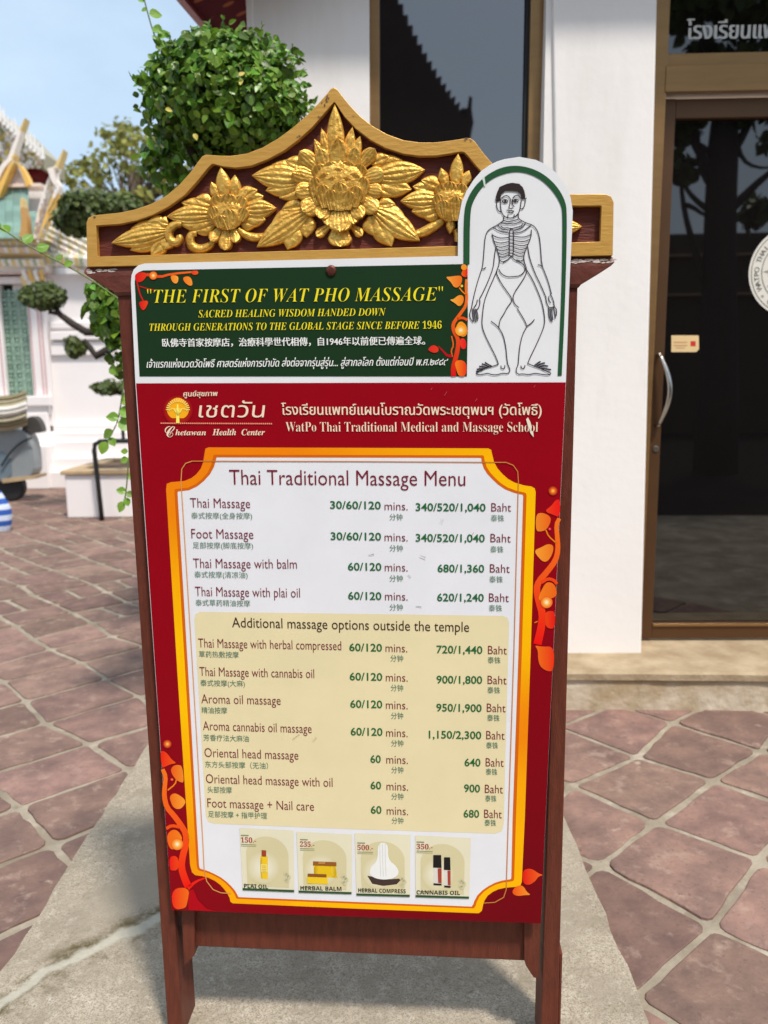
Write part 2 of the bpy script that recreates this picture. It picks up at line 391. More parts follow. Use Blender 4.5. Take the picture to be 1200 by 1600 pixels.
# ------------------------------------------------------------------ building on the right
BLD = Plane(0, 3.42, radians(1.5))
def building():
    B = BLD
    root = thing('white_building', 'white plastered building with bronze framed window, glass door and red eave behind the menu board', 'building', (0, 3.42, 0), -B.a)
    ZT = 3.35
    def zset(p, z): return Vector((p.x, p.y, z))
    def column(px_top, px_bot, w, z0, z1):
        """edge line through two photo points, evaluated at z0 and z1"""
        a = B.P(px_top[0], px_top[1], w); b = B.P(px_bot[0], px_bot[1], w)
        f = lambda z: Vector((b.x+(a.x-b.x)*(z-b.z)/(a.z-b.z), -w, z))
        return f(z0), f(z1)
    mb = MB()
    def slab(l, r, w0, w1):
        l0, l1 = l; r0, r1 = r
        fr = [l0, r0, r1, l1]
        bk = [Vector((p.x, -w0, p.z)) for p in fr]
        mb.hexa([Vector((p.x, -w1, p.z)) for p in fr], bk)
    zb = 0.1
    # left pier, panel under the window, pier right of it, far right pier, lintel
    e383 = column((384, 0), (395.2, 300), 0, zb, ZT); e577 = column((577, 0), (577.5, 180), 0, zb, ZT)
    e852 = column((852, 0), (845, 240), 0, zb, ZT); e862 = column((900, 0), (895, 240), 0, zb, ZT)
    slab((Vector((e383[0].x, 0, 0)), e383[1]), e577, -.22, 0)
    sx0, sx1 = e577[0].x+.0005, e852[0].x-.0005
    mb.box((sx0, 0.003, zb), (sx1, .2, .72))
    slab(e852, e862, -.22, 0)
    mb.box((2.25, -.09, .1), (4.5, .22, ZT))
    mb.box((e577[0].x+.002, .004, 3.16), (2.249, .22, ZT-.003))
    # left return of the house running back
    mb.box((e383[0].x+.003, .2201, 0), (e383[0].x+.2, 3.2, ZT-.01))
    mb.box((e383[0].x+.201, 3.0, 0), (4.5, 3.2, ZT-.02))
    mb.build('wall', M['wall'], root, bevel=.004)
    # moulded edge on the left corner and beside the window
    mb = MB()
    a = column((384, 0), (395.2, 300), 0, .12, ZT)
    mb.box((a[0].x-.002, -.008, .12), (a[0].x+.022, .0, ZT-.05))
    mb.build('corner_bead', M['wall'], root, bevel=.003)
    # pilaster between window and door
    mb = MB()
    pl = column((863, 0), (880, 1031), .045, .150, ZT-.06); pr = column((1027, 0), (1002, 1031), .045, .150, ZT-.06)
    fr = [Vector((p.x, -.045, p.z)) for p in (pl[0], pr[0], pr[1], pl[1])]
    mb.hexa(fr, [Vector((p.x, .1, p.z)) for p in fr])
    mb.build('pilaster', M['wall'], root, bevel=.008, seg=3)
    mb = MB()
    q = column((853.5, 0), (849, 240), .03, .2, ZT-.06)
    mb.hexa([Vector((q[0].x, -.03, .2)), Vector((pl[0].x-.0, -.03, .2)), Vector((pl[1].x, -.03, ZT-.06)), Vector((q[1].x, -.03, ZT-.06))],
            [Vector((q[0].x, -.001, .2)), Vector((pl[0].x, -.001, .2)), Vector((pl[1].x, -.001, ZT-.06)), Vector((q[1].x, -.001, ZT-.06))])
    mb.build('window_architrave', M['wall'], root, bevel=.004)
    # window
    wf = MB()
    wl = column((577.5, 0), (578, 180), -.035, .72, 3.15); wl2 = column((592.5, 0), (593, 180), -.035, .72, 3.15)
    wr = column((829, 0), (824, 240), -.035, .72, 3.15); wr2 = column((852, 0), (845.5, 240), -.035, .72, 3.15)
    def vbar(mbx, l, r, w0, w1):
        fr = [Vector((p.x, -w1, p.z)) for p in (l[0], r[0], r[1], l[1])]
        mbx.hexa(fr, [Vector((p.x, -w0, p.z)) for p in fr])
    vbar(wf, wl, wl2, -.12, -.03); vbar(wf, wr, wr2, -.12, -.03)
    wf.box((wl2[0].x, .03, .721), (wr[0].x, .12, .76)); wf.box((wl2[0].x, .03, 3.10), (wr[0].x, .12, 3.149))
    win = wf.build('window', M['bronze'], root, bevel=.003)
    g = MB(); g.poly([Vector((wl2[0].x-.01, .075, .74)), Vector((wr[0].x+.01, .075, .74)), Vector((wr[1].x+.01, .075, 3.12)), Vector((wl2[1].x-.01, .075, 3.12))])
    g.build('glass', M['filmglass'], win)
    b2 = MB(); c0 = column((821, 0), (816.5, 240), -.07, .76, 3.10); vbar(b2, c0, (wr[0], Vector((wr[1].x, 0, 3.10))), -.074, -.05)
    b2.build('gasket', M['black'], win)
    # door: frame, transom with lettering, leaf with handle
    D0 = -.07
    zs = .168
    d = MB()
    fl = column((1020, 0), (1001, 1000), D0, zs, 3.15); fl2 = column((1045, 60), (1041, 146), D0, zs, 3.15)
    fr2 = (Vector((fl2[0].x, 0, zs)), Vector((fl2[1].x, 0, 3.15)))
    DXR = 2.2
    xin = fl2[0].x
    # vertical jamb
    vbar(d, (Vector((fl[0].x-.06, 0, zs)), Vector((fl[1].x-.02, 0, 3.15))), fr2, -.19, D0)
    mb_t = B.P(1120, 80, D0).z; mb_b = B.P(1120, 143, D0).z; mid = B.P(1120, 101, D0).z
    d.box((xin, -D0+.012, mid+.002), (DXR, .19, mb_t)); d.box((xin+.0005, -D0-.004, mb_b), (DXR, .189, mid))
    d.box((xin+.001, -D0+.002, 3.08), (DXR, .188, 3.149)); d.box((DXR, -D0, zs), (DXR+.05, .19, 3.15))
    door = d.build('door_frame', M['bronze'], root, bevel=.003)
    g = MB(); g.poly([Vector((xin, .13, mb_t-.01)), Vector((DXR, .13, mb_t-.01)), Vector((DXR, .13, 3.1)), Vector((xin, .13, 3.1))])
    tg = g.build('transom_pane', M['glass'], door)
    LW = -.115
    leaf = MB()
    s0 = B.P(1056.5, 185, LW); s1 = B.P(1018.5, 968, LW)
    lx0, lx1 = xin+.004, (s0.x+s1.x)/2
    zt0, zt1 = B.P(1120, 165, LW).z, B.P(1120, 184, LW).z
    zb0, zb1 = B.P(1100, 998, LW).z, B.P(1100, 974, LW).z
    zb0 = max(zb0, zs+.004)
    lt = zt0 + .03
    DM = 2.17
    leaf.box((lx0, -LW, zb0), (lx1, .155, lt)); leaf.box((DM-.07, -LW, zb0), (DM, .155, lt))
    leaf.box((lx1+.0003, -LW+.002, zb0+.001), (DM-.0703, .153, zb1)); leaf.box((lx1+.0003, -LW+.002, zt1), (DM-.0703, .153, lt-.001))
    lf = leaf.build('door_leaf', M['darkbronze'], root, bevel=.003)
    g = MB(); g.poly([Vector((lx1-.01, .14, zb1-.01)), Vector((DM-.06, .14, zb1-.01)), Vector((DM-.06, .14, zt1+.01)), Vector((lx1-.01, .14, zt1+.01))])
    g.build('pane', M['glass'], lf)
    tr = MB(); tr.box((lx1+.002, -LW-.006, zb1-.012), (DM-.072, -LW+.0015, zb1)); tr.build('threshold_trim', M['bronze'], lf, bevel=.001)
    # handle
    h0 = B.P(1031, 554, LW+.03); h1 = B.P(1029, 664, LW+.03)
    hp = []
    for k in range(17):
        t = k/16; p = h0.lerp(h1, t); bow = sin(pi*t)
        hp.append(p + Vector((.034*bow, -.035*bow, 0)))
    hb = MB(); hb.tube(hp, [.0075+.004*sin(pi*k/16) for k in range(17)], 12)
    for p in (h0, h1): hb.tube([p+Vector((0, -.002, 0)), Vector((p.x, -LW-.0005, p.z))], .007, 10)
    hb.build('handle', M['steel'], lf, smooth=True)
    lk = MB(); c = B.P(1024.5, 701, LW)
    ring = [Vector((c.x+.0125*cos(t*pi/12), -LW-.0001, c.z+.0125*sin(t*pi/12))) for t in range(24)]
    lk.prism(ring, (0, -.006, 0)); lk.build('lock', M['steel'], lf, bevel=.001)
    # small sticker and round seal on the pane
    st = MB(); w = -.139
    a, b, c, e = B.P(1049, 550, w), B.P(1092, 550, w), B.P(1092, 524, w), B.P(1049, 524, w)
    cr = .012
    st.poly([a, b+Vector((-cr, 0, 0)), b+Vector((0, 0, cr)), c+Vector((0, 0, -.004)), c+Vector((-.004, 0, 0)), e], lin((228, 200, 150)))
    def rect(mbx, x0, y0, x1, y1, col, ww): mbx.poly([B.P(x0, y1, ww), B.P(x1, y1, ww), B.P(x1, y0, ww), B.P(x0, y0, ww)], col)
    rect(st, 1079, 533, 1087, 541, lin((205, 60, 50)), w+.0006)
    for y in (534, 539): rect(st, 1053, y, 1074, y+1.6, lin((205, 150, 110)), w+.0006)
    rect(st, 1056, 543, 1070, 544.4, lin((190, 160, 120)), w+.0006)
    st.build('sticker', M['print'], lf)
    se = MB(); c = B.P(1240, 424, w)
    R = (B.P(1240, 424, w)-B.P(1170, 424, w)).length
    def ringp(r, n=64, y=0.0): return [Vector((c.x+r*cos(2*pi*k/n), -w-y, c.z+r*sin(2*pi*k/n))) for k in range(n)]
    def annulus(r0, r1, y, col, n=64):
        a, b = ringp(r0, n, y), ringp(r1, n, y)
        se.add(a+b, [[k, (k+1) % n, n+(k+1) % n, n+k] for k in range(n)], col)
    se.poly(ringp(R), lin((226, 222, 212)))
    annulus(R*.93, R*.95, .0006, lin((120, 116, 108))); annulus(R*.70, R*.72, .0006, lin((120, 116, 108)))
    for r in (.30, .42, .55): annulus(R*r, R*(r+.012), .0006, lin((150, 146, 138)))
    for k in range(12):
        t = 2*pi*k/12; a = Vector((cos(t), 0, sin(t)))
        o = Vector((c.x, -w-.0007, c.z)); nrm = Vector((-sin(t), 0, cos(t)))
        se.poly([o+a*R*.57-nrm*.006, o+a*R*.68, o+a*R*.57+nrm*.006], lin((150, 146, 138)))
    seal = se.build('seal', M['print'], lf)
    return root, tg, seal, c, R, w
building_root, transom, seal_obj, seal_c, seal_r, seal_w = building()

def eaves():
    B = BLD; root = building_root
    mb = MB()
    mb.box((-.85, -.22, 3.16), (4.6, -.0005, 3.22)); mb.box((-.85, -.26, 3.12), (4.6, -.2205, 3.26))
    mb.build('eave', M['redsoffit'], root)
    # verge of the roof seen at the upper left: soffit and fascia board
    inv = Matrix.Translation((0, 3.42, 0)) @ Matrix.Rotation(-B.a, 4, 'Z')
    inv = inv.inverted()
    A = at(232, -62, 3.1); Bp = at(360, 90, 4.8); Cc = at(470, 40, 4.8); Dd = at(470, -150, 3.1)
    q = [inv @ p for p in (A, Bp, Cc, Dd)]
    nrm = (q[1]-q[0]).cross(q[3]-q[0]).normalized()
    if nrm.z < 0: nrm = -nrm
    sf = MB(); sf.prism(q, nrm*.04)
    fixn(sf.build('soffit', M['soffitgold'], root))
    A2 = at(224, -62, 3.08); B2 = at(354, 90, 4.78); A1 = at(239, -62, 3.08); B1 = at(366, 90, 4.78)
    q = [inv @ p for p in (A2, B2, B1, A1)]
    fb = MB(); fb.prism([p-nrm*.012 for p in q], nrm*.12)
    fixn(fb.build('fascia', M['redwood'], root, bevel=.004))
m = mat('soffit_stencil', lin((80, 14, 20)), rough=0.85, spec=0.08)
_t = m.node_tree; _v = _t.nodes.new('ShaderNodeTexVoronoi'); _v.inputs['Scale'].default_value = 7
_c = _t.nodes.new('ShaderNodeTexCoord'); _r = _t.nodes.new('ShaderNodeValToRGB')
_r.color_ramp.elements[0].position = .16; _r.color_ramp.elements[0].color = (*lin((150, 84, 50)), 1)
_r.color_ramp.elements[1].position = .22; _r.color_ramp.elements[1].color = (*lin((80, 14, 20)), 1)
_t.links.new(_c.outputs['Object'], _v.inputs['Vector']); _t.links.new(_v.outputs['Distance'], _r.inputs[0]); _t.links.new(_r.outputs[0], _t.nodes['Principled BSDF'].inputs['Base Color'])
M['soffitgold'] = m
eaves()

def step():
    root = thing('stone_step', 'worn grey stone step below the glass door', 'step', (0, 0, 0))
    g0, g1 = on_ground(888, 1110), on_ground(1200, 1113)
    d = (g1-g0).normalized(); s0 = g0 - d*1.3; s1 = g1 + d*2.2
    nb = Vector((-d.y, d.x, 0))
    z = .166
    mb = MB(); rr = random.Random(4); n = 40
    front = [s0.lerp(s1, k/n)+nb*(.012+rr.uniform(-.003, .003)) for k in range(n+1)]
    vs = [Vector((p.x, p.y, -.02)) for p in front]+[Vector((p.x, p.y, z-.035+rr.uniform(-.002, .002))) for p in front]
    bk = [p+nb*.55 for p in front]
    vs += [Vector((p.x, p.y, -.02)) for p in bk]+[Vector((p.x, p.y, z-.035)) for p in bk]
    k1 = n+1
    fs = [[k, k+1, k1+k+1, k1+k] for k in range(n)]+[[k1+k, k1+k+1, 3*k1+k+1, 3*k1+k] for k in range(n)]
    fs += [[0, k1, 3*k1, 2*k1], [n, 2*k1+n, 3*k1+n, k1+n]]
    mb.add(vs, fs); fixn(mb.build('riser', M['riser'], root))
    mb = MB()
    top = [p-nb*rr.uniform(.010, .016) for p in front]
    vs = [Vector((p.x, p.y, z-.034)) for p in top]+[Vector((p.x, p.y, z-.008)) for p in top]+[Vector((p.x, p.y, z))+nb*.012 for p in top]
    bk = [p+nb*.62 for p in top]
    vs += [Vector((p.x, p.y, z)) for p in bk]+[Vector((p.x, p.y, z-.034)) for p in bk]
    fs = []
    for r in range(4): fs += [[r*k1+k, r*k1+k+1, (r+1)*k1+k+1, (r+1)*k1+k] for k in range(n)]
    fs += [[4*k1+k, 4*k1+k+1, k+1, k] for k in range(n)]
    fs += [[0, k1, 2*k1, 3*k1, 4*k1], [n, 4*k1+n, 3*k1+n, 2*k1+n, k1+n]]
    mb.add(vs, fs); fixn(mb.build('tread', M['tread'], root))
M['riser'] = mat('stone_riser', lin((216, 204, 184)), rough=0.9, col2=lin((168, 148, 116)), vscale=5, bump=0.6, bscale=30, detail=9)
add_stains(M['riser'], lin((140, 118, 84)), 3.5, .58, .7, 2, (1, 1, .4))
M['tread'] = mat('stone_tread', lin((176, 158, 130)), rough=0.9, col2=lin((148, 128, 100)), vscale=8, bump=0.5, bscale=40, detail=9)
step()

# ------------------------------------------------------------------ the menu board
_o = on_ground(566, 1645)
SG = Plane(_o.x, _o.y, radians(3.7))
P = SG.P
board = thing('menu_signboard', 'brown wooden signboard with gilded carved flower pediment and printed massage menu', 'signboard', (_o.x, _o.y, 0), -SG.a)

def outline(pts, w): return [P(x, y, w) for x, y in pts]
def resample(pts, n, closed=False):
    pts = [Vector((x, y, 0)) for x, y in pts]
    if closed: pts = pts+[pts[0]]
    L = [0]
    for a, b in zip(pts, pts[1:]): L.append(L[-1]+(b-a).length)
    out = []
    for k in range(n):
        t = L[-1]*k/(n if closed else n-1); i = 0
        while i < len(pts)-2 and L[i+1] < t: i += 1
        s = (t-L[i])/max(1e-9, L[i+1]-L[i]); q = pts[i].lerp(pts[i+1], min(1, s)); out.append((q.x, q.y))
    return out
def smooth(pts, it=2, closed=False):
    for _ in range(it):
        n = []
        m = len(pts)
        rng = range(m if closed else m-1)
        if not closed: n.append(pts[0])
        for i in rng:
            a, b = pts[i], pts[(i+1) % m]
            n += [(a[0]*.75+b[0]*.25, a[1]*.75+b[1]*.25), (a[0]*.25+b[0]*.75, a[1]*.25+b[1]*.75)]
        if not closed: n.append(pts[-1])
        pts = n
    return pts

def frame_parts():
    # posts: deep narrow boards on edge
    for side in (0, 1):
        mb = MB()
        if side == 0: o0, o1, i0, i1 = P(183, 455), P(264.5, 1645), P(207, 455), P(287, 1645)
        else: o0, o1, i0, i1 = P(903, 437), P(870.5, 1645), P(882, 437), P(844, 1645)
        top, bot = 1.535, .015
        def ev(a, b, z): t = (z-b.z)/(a.z-b.z); return b.x+(a.x-b.x)*t
        fr = [Vector((ev(o0, o1, bot), 0, bot)), Vector((ev(i0, i1, bot), 0, bot)), Vector((ev(i0, i1, top), 0, top)), Vector((ev(o0, o1, top), 0, top))]
        mb.hexa(fr, [p+Vector((0, .09, 0)) for p in fr])
        if side == 1:
            z1 = P(872, 1492).z
            mb.box((fr[0].x-.0, .004, bot), (fr[0].x+.006, .086, z1))
        fixn(mb.build('post', M['brown'], board, bevel=.002))
    # backing board behind the print, bottom rail, brackets
    mb = MB()
    q = [P(205, 600, -.012), P(884, 597, -.012), P(842, 1440, -.012), P(272, 1430, -.012)]
    t0, t1 = P(200, 440, -.012), P(892, 430, -.012)
    pts = [q[3], q[2], q[1], t1, t0, q[0]]
    mb.prism(pts, (0, .02, 0)); fixn(mb.build('backing_board', M['brown'], board))
    mb = MB()
    q = [P(286, 1478, -.014), P(830, 1502, -.014), P(830, 1425, -.014), P(286, 1405, -.014)]
    q2 = [p.copy() for p in q]
    mb.hexa(q, [p+Vector((0, .03, 0)) for p in q]); fixn(mb.build('rail', M['brown'], board, bevel=.0025))
    for pts in ([(283, 1420), (304, 1421), (303.5, 1493), (296, 1502), (287, 1510)], [(819, 1440), (845, 1441), (842, 1530), (834, 1528), (829, 1521), (822, 1510), (819, 1500)]):
        mb = MB(); mb.prism(outline(pts, -.002), (0, .028, 0)); fixn(mb.build('bracket', M['brown'], board, bevel=.002))
    # cap moulding
    mb = MB()
    prof = [(.030, 417), (.030, 424), (.026, 430), (.004, 458), (.0, 462)]
    zt = P(550, 408, .01).z; z = [zt, zt-.010, zt-.016, zt-.044, zt-.050]
    xl0, xl1 = P(130, 421, .01).x, P(183, 458, .0).x
    xr0, xr1 = P(961, 402, .01).x, P(904, 440, .0).x
    xs = [(xl0+.004, xr0-.004), (xl0, xr0), (xl0+.006, xr0-.006), (xl1-.004, xr1+.004), (xl1, xr1)]
    ws = [.006, .010, .010, .006, .003]
    rings = []
    for (a, b), ww, zz in zip(xs, ws, z): rings.append([(a, -ww, zz), (b, -ww, zz), (b, .09+ww, zz), (a, .09+ww, zz)])
    vs = sum(rings, []); fs = [[0, 1, 2, 3], [19, 18, 17, 16]]
    for r in range(4):
        for k in range(4): fs.append([r*4+k, r*4+(k+1) % 4, (r+1)*4+(k+1) % 4, (r+1)*4+k])
    mb.add(vs, fs); fixn(mb.build('cap_moulding', M['cap'], board, bevel=.0015))
M['cap'] = mat('cap_paint', lin((116, 58, 45)), rough=0.55, var=0.25, vscale=20, bump=0.3, bscale=50)
frame_parts()

def worn_edges():
    # flaked white primer along the cap's top arris
    rr = random.Random(11)
    zt = P(550, 408, .01).z
    xl, xr = P(132, 421, .01).x, P(960, 402, .01).x
    for x0, x1, n, zz in [(xl, xl+.05, 16, zt-.006), (xr-.075, xr, 34, zt-.006)]:
        mb = MB()
        for _ in range(n):
            x = rr.uniform(x0, x1-.006); l = rr.uniform(.003, .016); h = rr.uniform(.001, .003); z = zz+rr.uniform(-.006, .004)
            z = min(z, zt-.010+.003)
            mb.poly([(x, -.0106, z), (x+l*.4, -.0106, z-h*.5), (x+l, -.0106, z+h*.2), (x+l*.7, -.0106, z+h), (x+l*.2, -.0106, z+h*.8)])
        mb.build('flaked_paint', M['chip'], board)
worn_edges()

OUT_T = [(136, 417), (135.5, 380), (135, 348), (138, 340), (146, 336.5), (160, 335), (185, 332.5), (210, 327.5), (235, 319), (258, 307), (278, 291), (296, 271), (310, 252), (316, 244), (322, 241.5), (340, 243), (360, 243.5),
         (385, 240), (410, 230.5), (435, 216), (458, 199), (480, 179.5), (498, 161), (512, 145), (517, 138.5), (522, 136.5), (527, 140), (545, 163), (562, 181), (582, 197), (605, 210), (630, 219), (655, 222.5), (680, 222.5), (705, 219.5),
         (725, 216.5), (735, 216), (742, 221), (756, 240), (775, 262), (800, 282), (830, 296), (865, 303), (905, 303.5), (935, 303), (947, 303.5), (955, 307), (959, 316), (958.5, 350), (957.5, 399)]
IN_T = [(152, 401), (151, 380), (150, 353), (150.5, 352.7), (151, 352.5), (160, 351.7), (187, 350), (213, 344.5), (238, 336), (263, 323), (288, 305), (308, 283), (325, 262), (331, 256.5), (334, 256), (348, 260), (368, 262),
        (392, 259), (418, 249), (444, 235), (467, 217.5), (488, 198.5), (504, 180), (517, 165), (520.5, 161), (522.5, 159.5), (525, 162), (538, 182), (556, 201), (578, 218), (602, 231), (630, 240), (655, 243.5), (682, 243), (705, 239.5),
        (720, 237), (725, 237.5), (731, 243), (745, 260), (764, 281), (792, 301), (828, 315), (865, 321), (903, 321.5), (930, 321.2), (938.5, 321.2), (939.5, 321.5), (940, 322.5), (939, 350), (938, 377.5)]
def pediment():
    wf, wr = .014, .002
    n = len(OUT_T)
    o = outline(OUT_T, wf); i = outline(IN_T, wf)
    ir = [Vector((p.x, -wr+.0, p.z)) for p in i]
    ob = [Vector((p.x, .075, p.z)) for p in o]
    mb = MB()
    # subdivide the bottom border to close the ring
    vs = o+i+ir+ob; fs = []
    for k in range(n):
        k2 = (k+1) % n
        fs += [[k, k2, n+k2, n+k], [n+k, n+k2, 2*n+k2, 2*n+k], [k2, k, 3*n+k, 3*n+k2]]
    fs.append([3*n+k for k in range(n)])
    mb.add(vs, fs); ob_ = fixn(mb.build('pediment_frame', M['goldframe'], board, bevel=.0022))
    mb = MB(); c = outline(IN_T, wr-.001)
    ctr = [(x, y) for x, y in IN_T]
    mb.poly([Vector((p.x*1.004, p.y, p.z)) for p in c]); mb.build('pediment_recess', M['recess'], board)
    # chips of bare wood and primer on the gilded edge
    rr = random.Random(2)
    for (x, y, a, l) in [(509, 157, -50, 9), (505, 163, -50, 7), (512, 152, -52, 8), (499, 181, -45, 5), (466, 212, -35, 7), (728, 218, -3, 12), (737, 219.5, 20, 6), (541, 168, 48, 7), (552, 180, 42, 6), (148, 340, -20, 5)]:
        t = radians(a); mb = MB()
        for _ in range(3):
            cx, cy = x+rr.uniform(-2.5, 2.5), y+rr.uniform(-2.5, 2.5); ll = l*rr.uniform(.4, 1)
            pts = [(cx-ll*.5*cos(t), cy-ll*.5*sin(t)), (cx+.6, cy+rr.uniform(.5, 1.2)), (cx+ll*.5*cos(t), cy+ll*.5*sin(t)), (cx-.4, cy-rr.uniform(.4, 1.))]
            mb.poly(outline(pts, wf+.0006))
        mb.build('bare_patch', M['barewood'], board)
M['barewood'] = mat('bare_wood', lin((120, 92, 70)), rough=0.8, var=0.4, vscale=200)
pediment()

# --- carved flowers: overlapping veined leaflets raised from the recess
PXM = (P(601, 300)-P(600, 300)).length
BASE_W = .0012
RELIEF = .85
def leaflet(mb, base, tip, hw, w0, h=.010, blunt=0.0, veins=2, ser=0, bend=0.0, curl=.006, N=14, Mh=5, seed=0):
    bx, by = base; tx, ty = tip
    dx, dy = tx-bx, ty-by; L = sqrt(dx*dx+dy*dy); ux, uy = dx/L, dy/L; nx, ny = -uy, ux
    rr = random.Random(int(bx*31+by*17+tx*7+ty)+seed)
    ph = rr.uniform(0, 6)
    ts = [j/Mh for j in range(-Mh, Mh+1)]
    cols = len(ts)+2; vs = []
    for i in range(N+1):
        s = i/N
        if blunt: wd = hw*((.45+.55*min(1, s*1.6)) if s < .62 else sqrt(max(0, 1-((s-.62)/.38)**2.2)))
        else: wd = hw*(.32+.68*sin(pi*min(1, (s*.92+.08))**.8)**.8) if s < .45 else hw*max(0, (1-((s-.45)/.55)**1.35))*1.0
        if not blunt and s >= .45: wd = hw*(1-((s-.45)/.55)**1.9)*.98+.0
        if not blunt and s < .45: wd = hw*(.35+.63*sin(pi/2*s/.45))
        if ser and .1 < s < .97:
            f = (s*ser) % 1.0; wd *= .80+.26*f
        wd = max(wd, .35 if i < N else .15)
        off = bend*sin(pi*s)
        row = []
        for j, t in enumerate(ts):
            x = bx+ux*L*s+nx*(wd*t+off); y = by+uy*L*s+ny*(wd*t+off)
            dome = (1-abs(t)**2.4)
            prof = sin(pi*min(1, .15+s*.85))**.6
            v = cos(pi*veins*t*1.0+ph*.0)
            g = abs(sin(pi*veins*(t*.5+.5)))**.5
            if blunt: hh = w0 + h*(.62+.38*dome)*(.45+.55*s) + .0026*(g-1)*(1-s*.3) + curl*.55*s**3
            else: hh = w0 + h*(.52+.48*dome)*(.55+.45*prof) + .0027*(g-1)*(1-.55*s) + curl*s*s*.3
            row.append(P(x, y, BASE_W+(hh-BASE_W)*RELIEF))
        e0 = Vector((row[0].x, -BASE_W, row[0].z)); e1 = Vector((row[-1].x, -BASE_W, row[-1].z))
        vs += [e0]+row+[e1]
    fs = []
    for i in range(N):
        for j in range(cols-1):
            a = i*cols+j; fs.append([a, a+1, a+cols+1, a+cols])
    vs_tip = vs[N*cols:(N+1)*cols]
    mb.add(vs, fs)
def ballmesh(mb, cx, cy, rx_, ry_, w0, h, n=24, m=10):
    vs = []; fs = []
    for i in range(m+1):
        r = i/m
        for j in range(n):
            a = 2*pi*j/n
            hh = w0+h*sqrt(max(0, 1-r*r)) if i < m else BASE_W
            rr_ = r if i < m else 1.0
            vs.append(P(cx+rx_*min(rr_, .995)*cos(a), cy+ry_*min(rr_, .995)*sin(a), BASE_W+(hh-BASE_W)*RELIEF))
    for i in range(m):
        for j in range(n): fs.append([i*n+j, i*n+(j+1) % n, (i+1)*n+(j+1) % n, (i+1)*n+j])
    mb.add(vs, fs)
def swirl(mb, pts, hw, w0, h=.010):
    pts = smooth(pts, 2); n = len(pts); ts = [-1, -.7, -.35, 0, .35, .7, 1]; vs = []
    for i, (x, y) in enumerate(pts):
        a = pts[max(0, i-1)]; b = pts[min(n-1, i+1)]; dx, dy = b[0]-a[0], b[1]-a[1]; l = sqrt(dx*dx+dy*dy) or 1
        nx, ny = -dy/l, dx/l; s = i/(n-1); wd = hw*(.35+.65*sin(pi*(.12+.8*s)))
        row = [P(x+nx*wd*t, y+ny*wd*t, BASE_W+(w0+h*(1-abs(t)**2.2)-.002*(1-abs(t))**2-BASE_W)*RELIEF) for t in ts]
        vs += [Vector((row[0].x, -BASE_W, row[0].z))]+row+[Vector((row[-1].x, -BASE_W, row[-1].z))]
    c = len(ts)+2; fs = []
    for i in range(n-1):
        for j in range(c-1): a = i*c+j; fs.append([a, a+1, a+c+1, a+c])
    mb.add(vs, fs)
def acanthus(mb, base, tip, hw, w0, sides, h=.009):
    for k, (b, t, w) in enumerate(sides): leaflet(mb, b, t, w*1.55, w0-.002+.0009*(k % 3), h*.85, ser=0, veins=2, Mh=6)
    leaflet(mb, base, tip, hw*1.4, w0+.001, h, ser=0, veins=4, Mh=8)

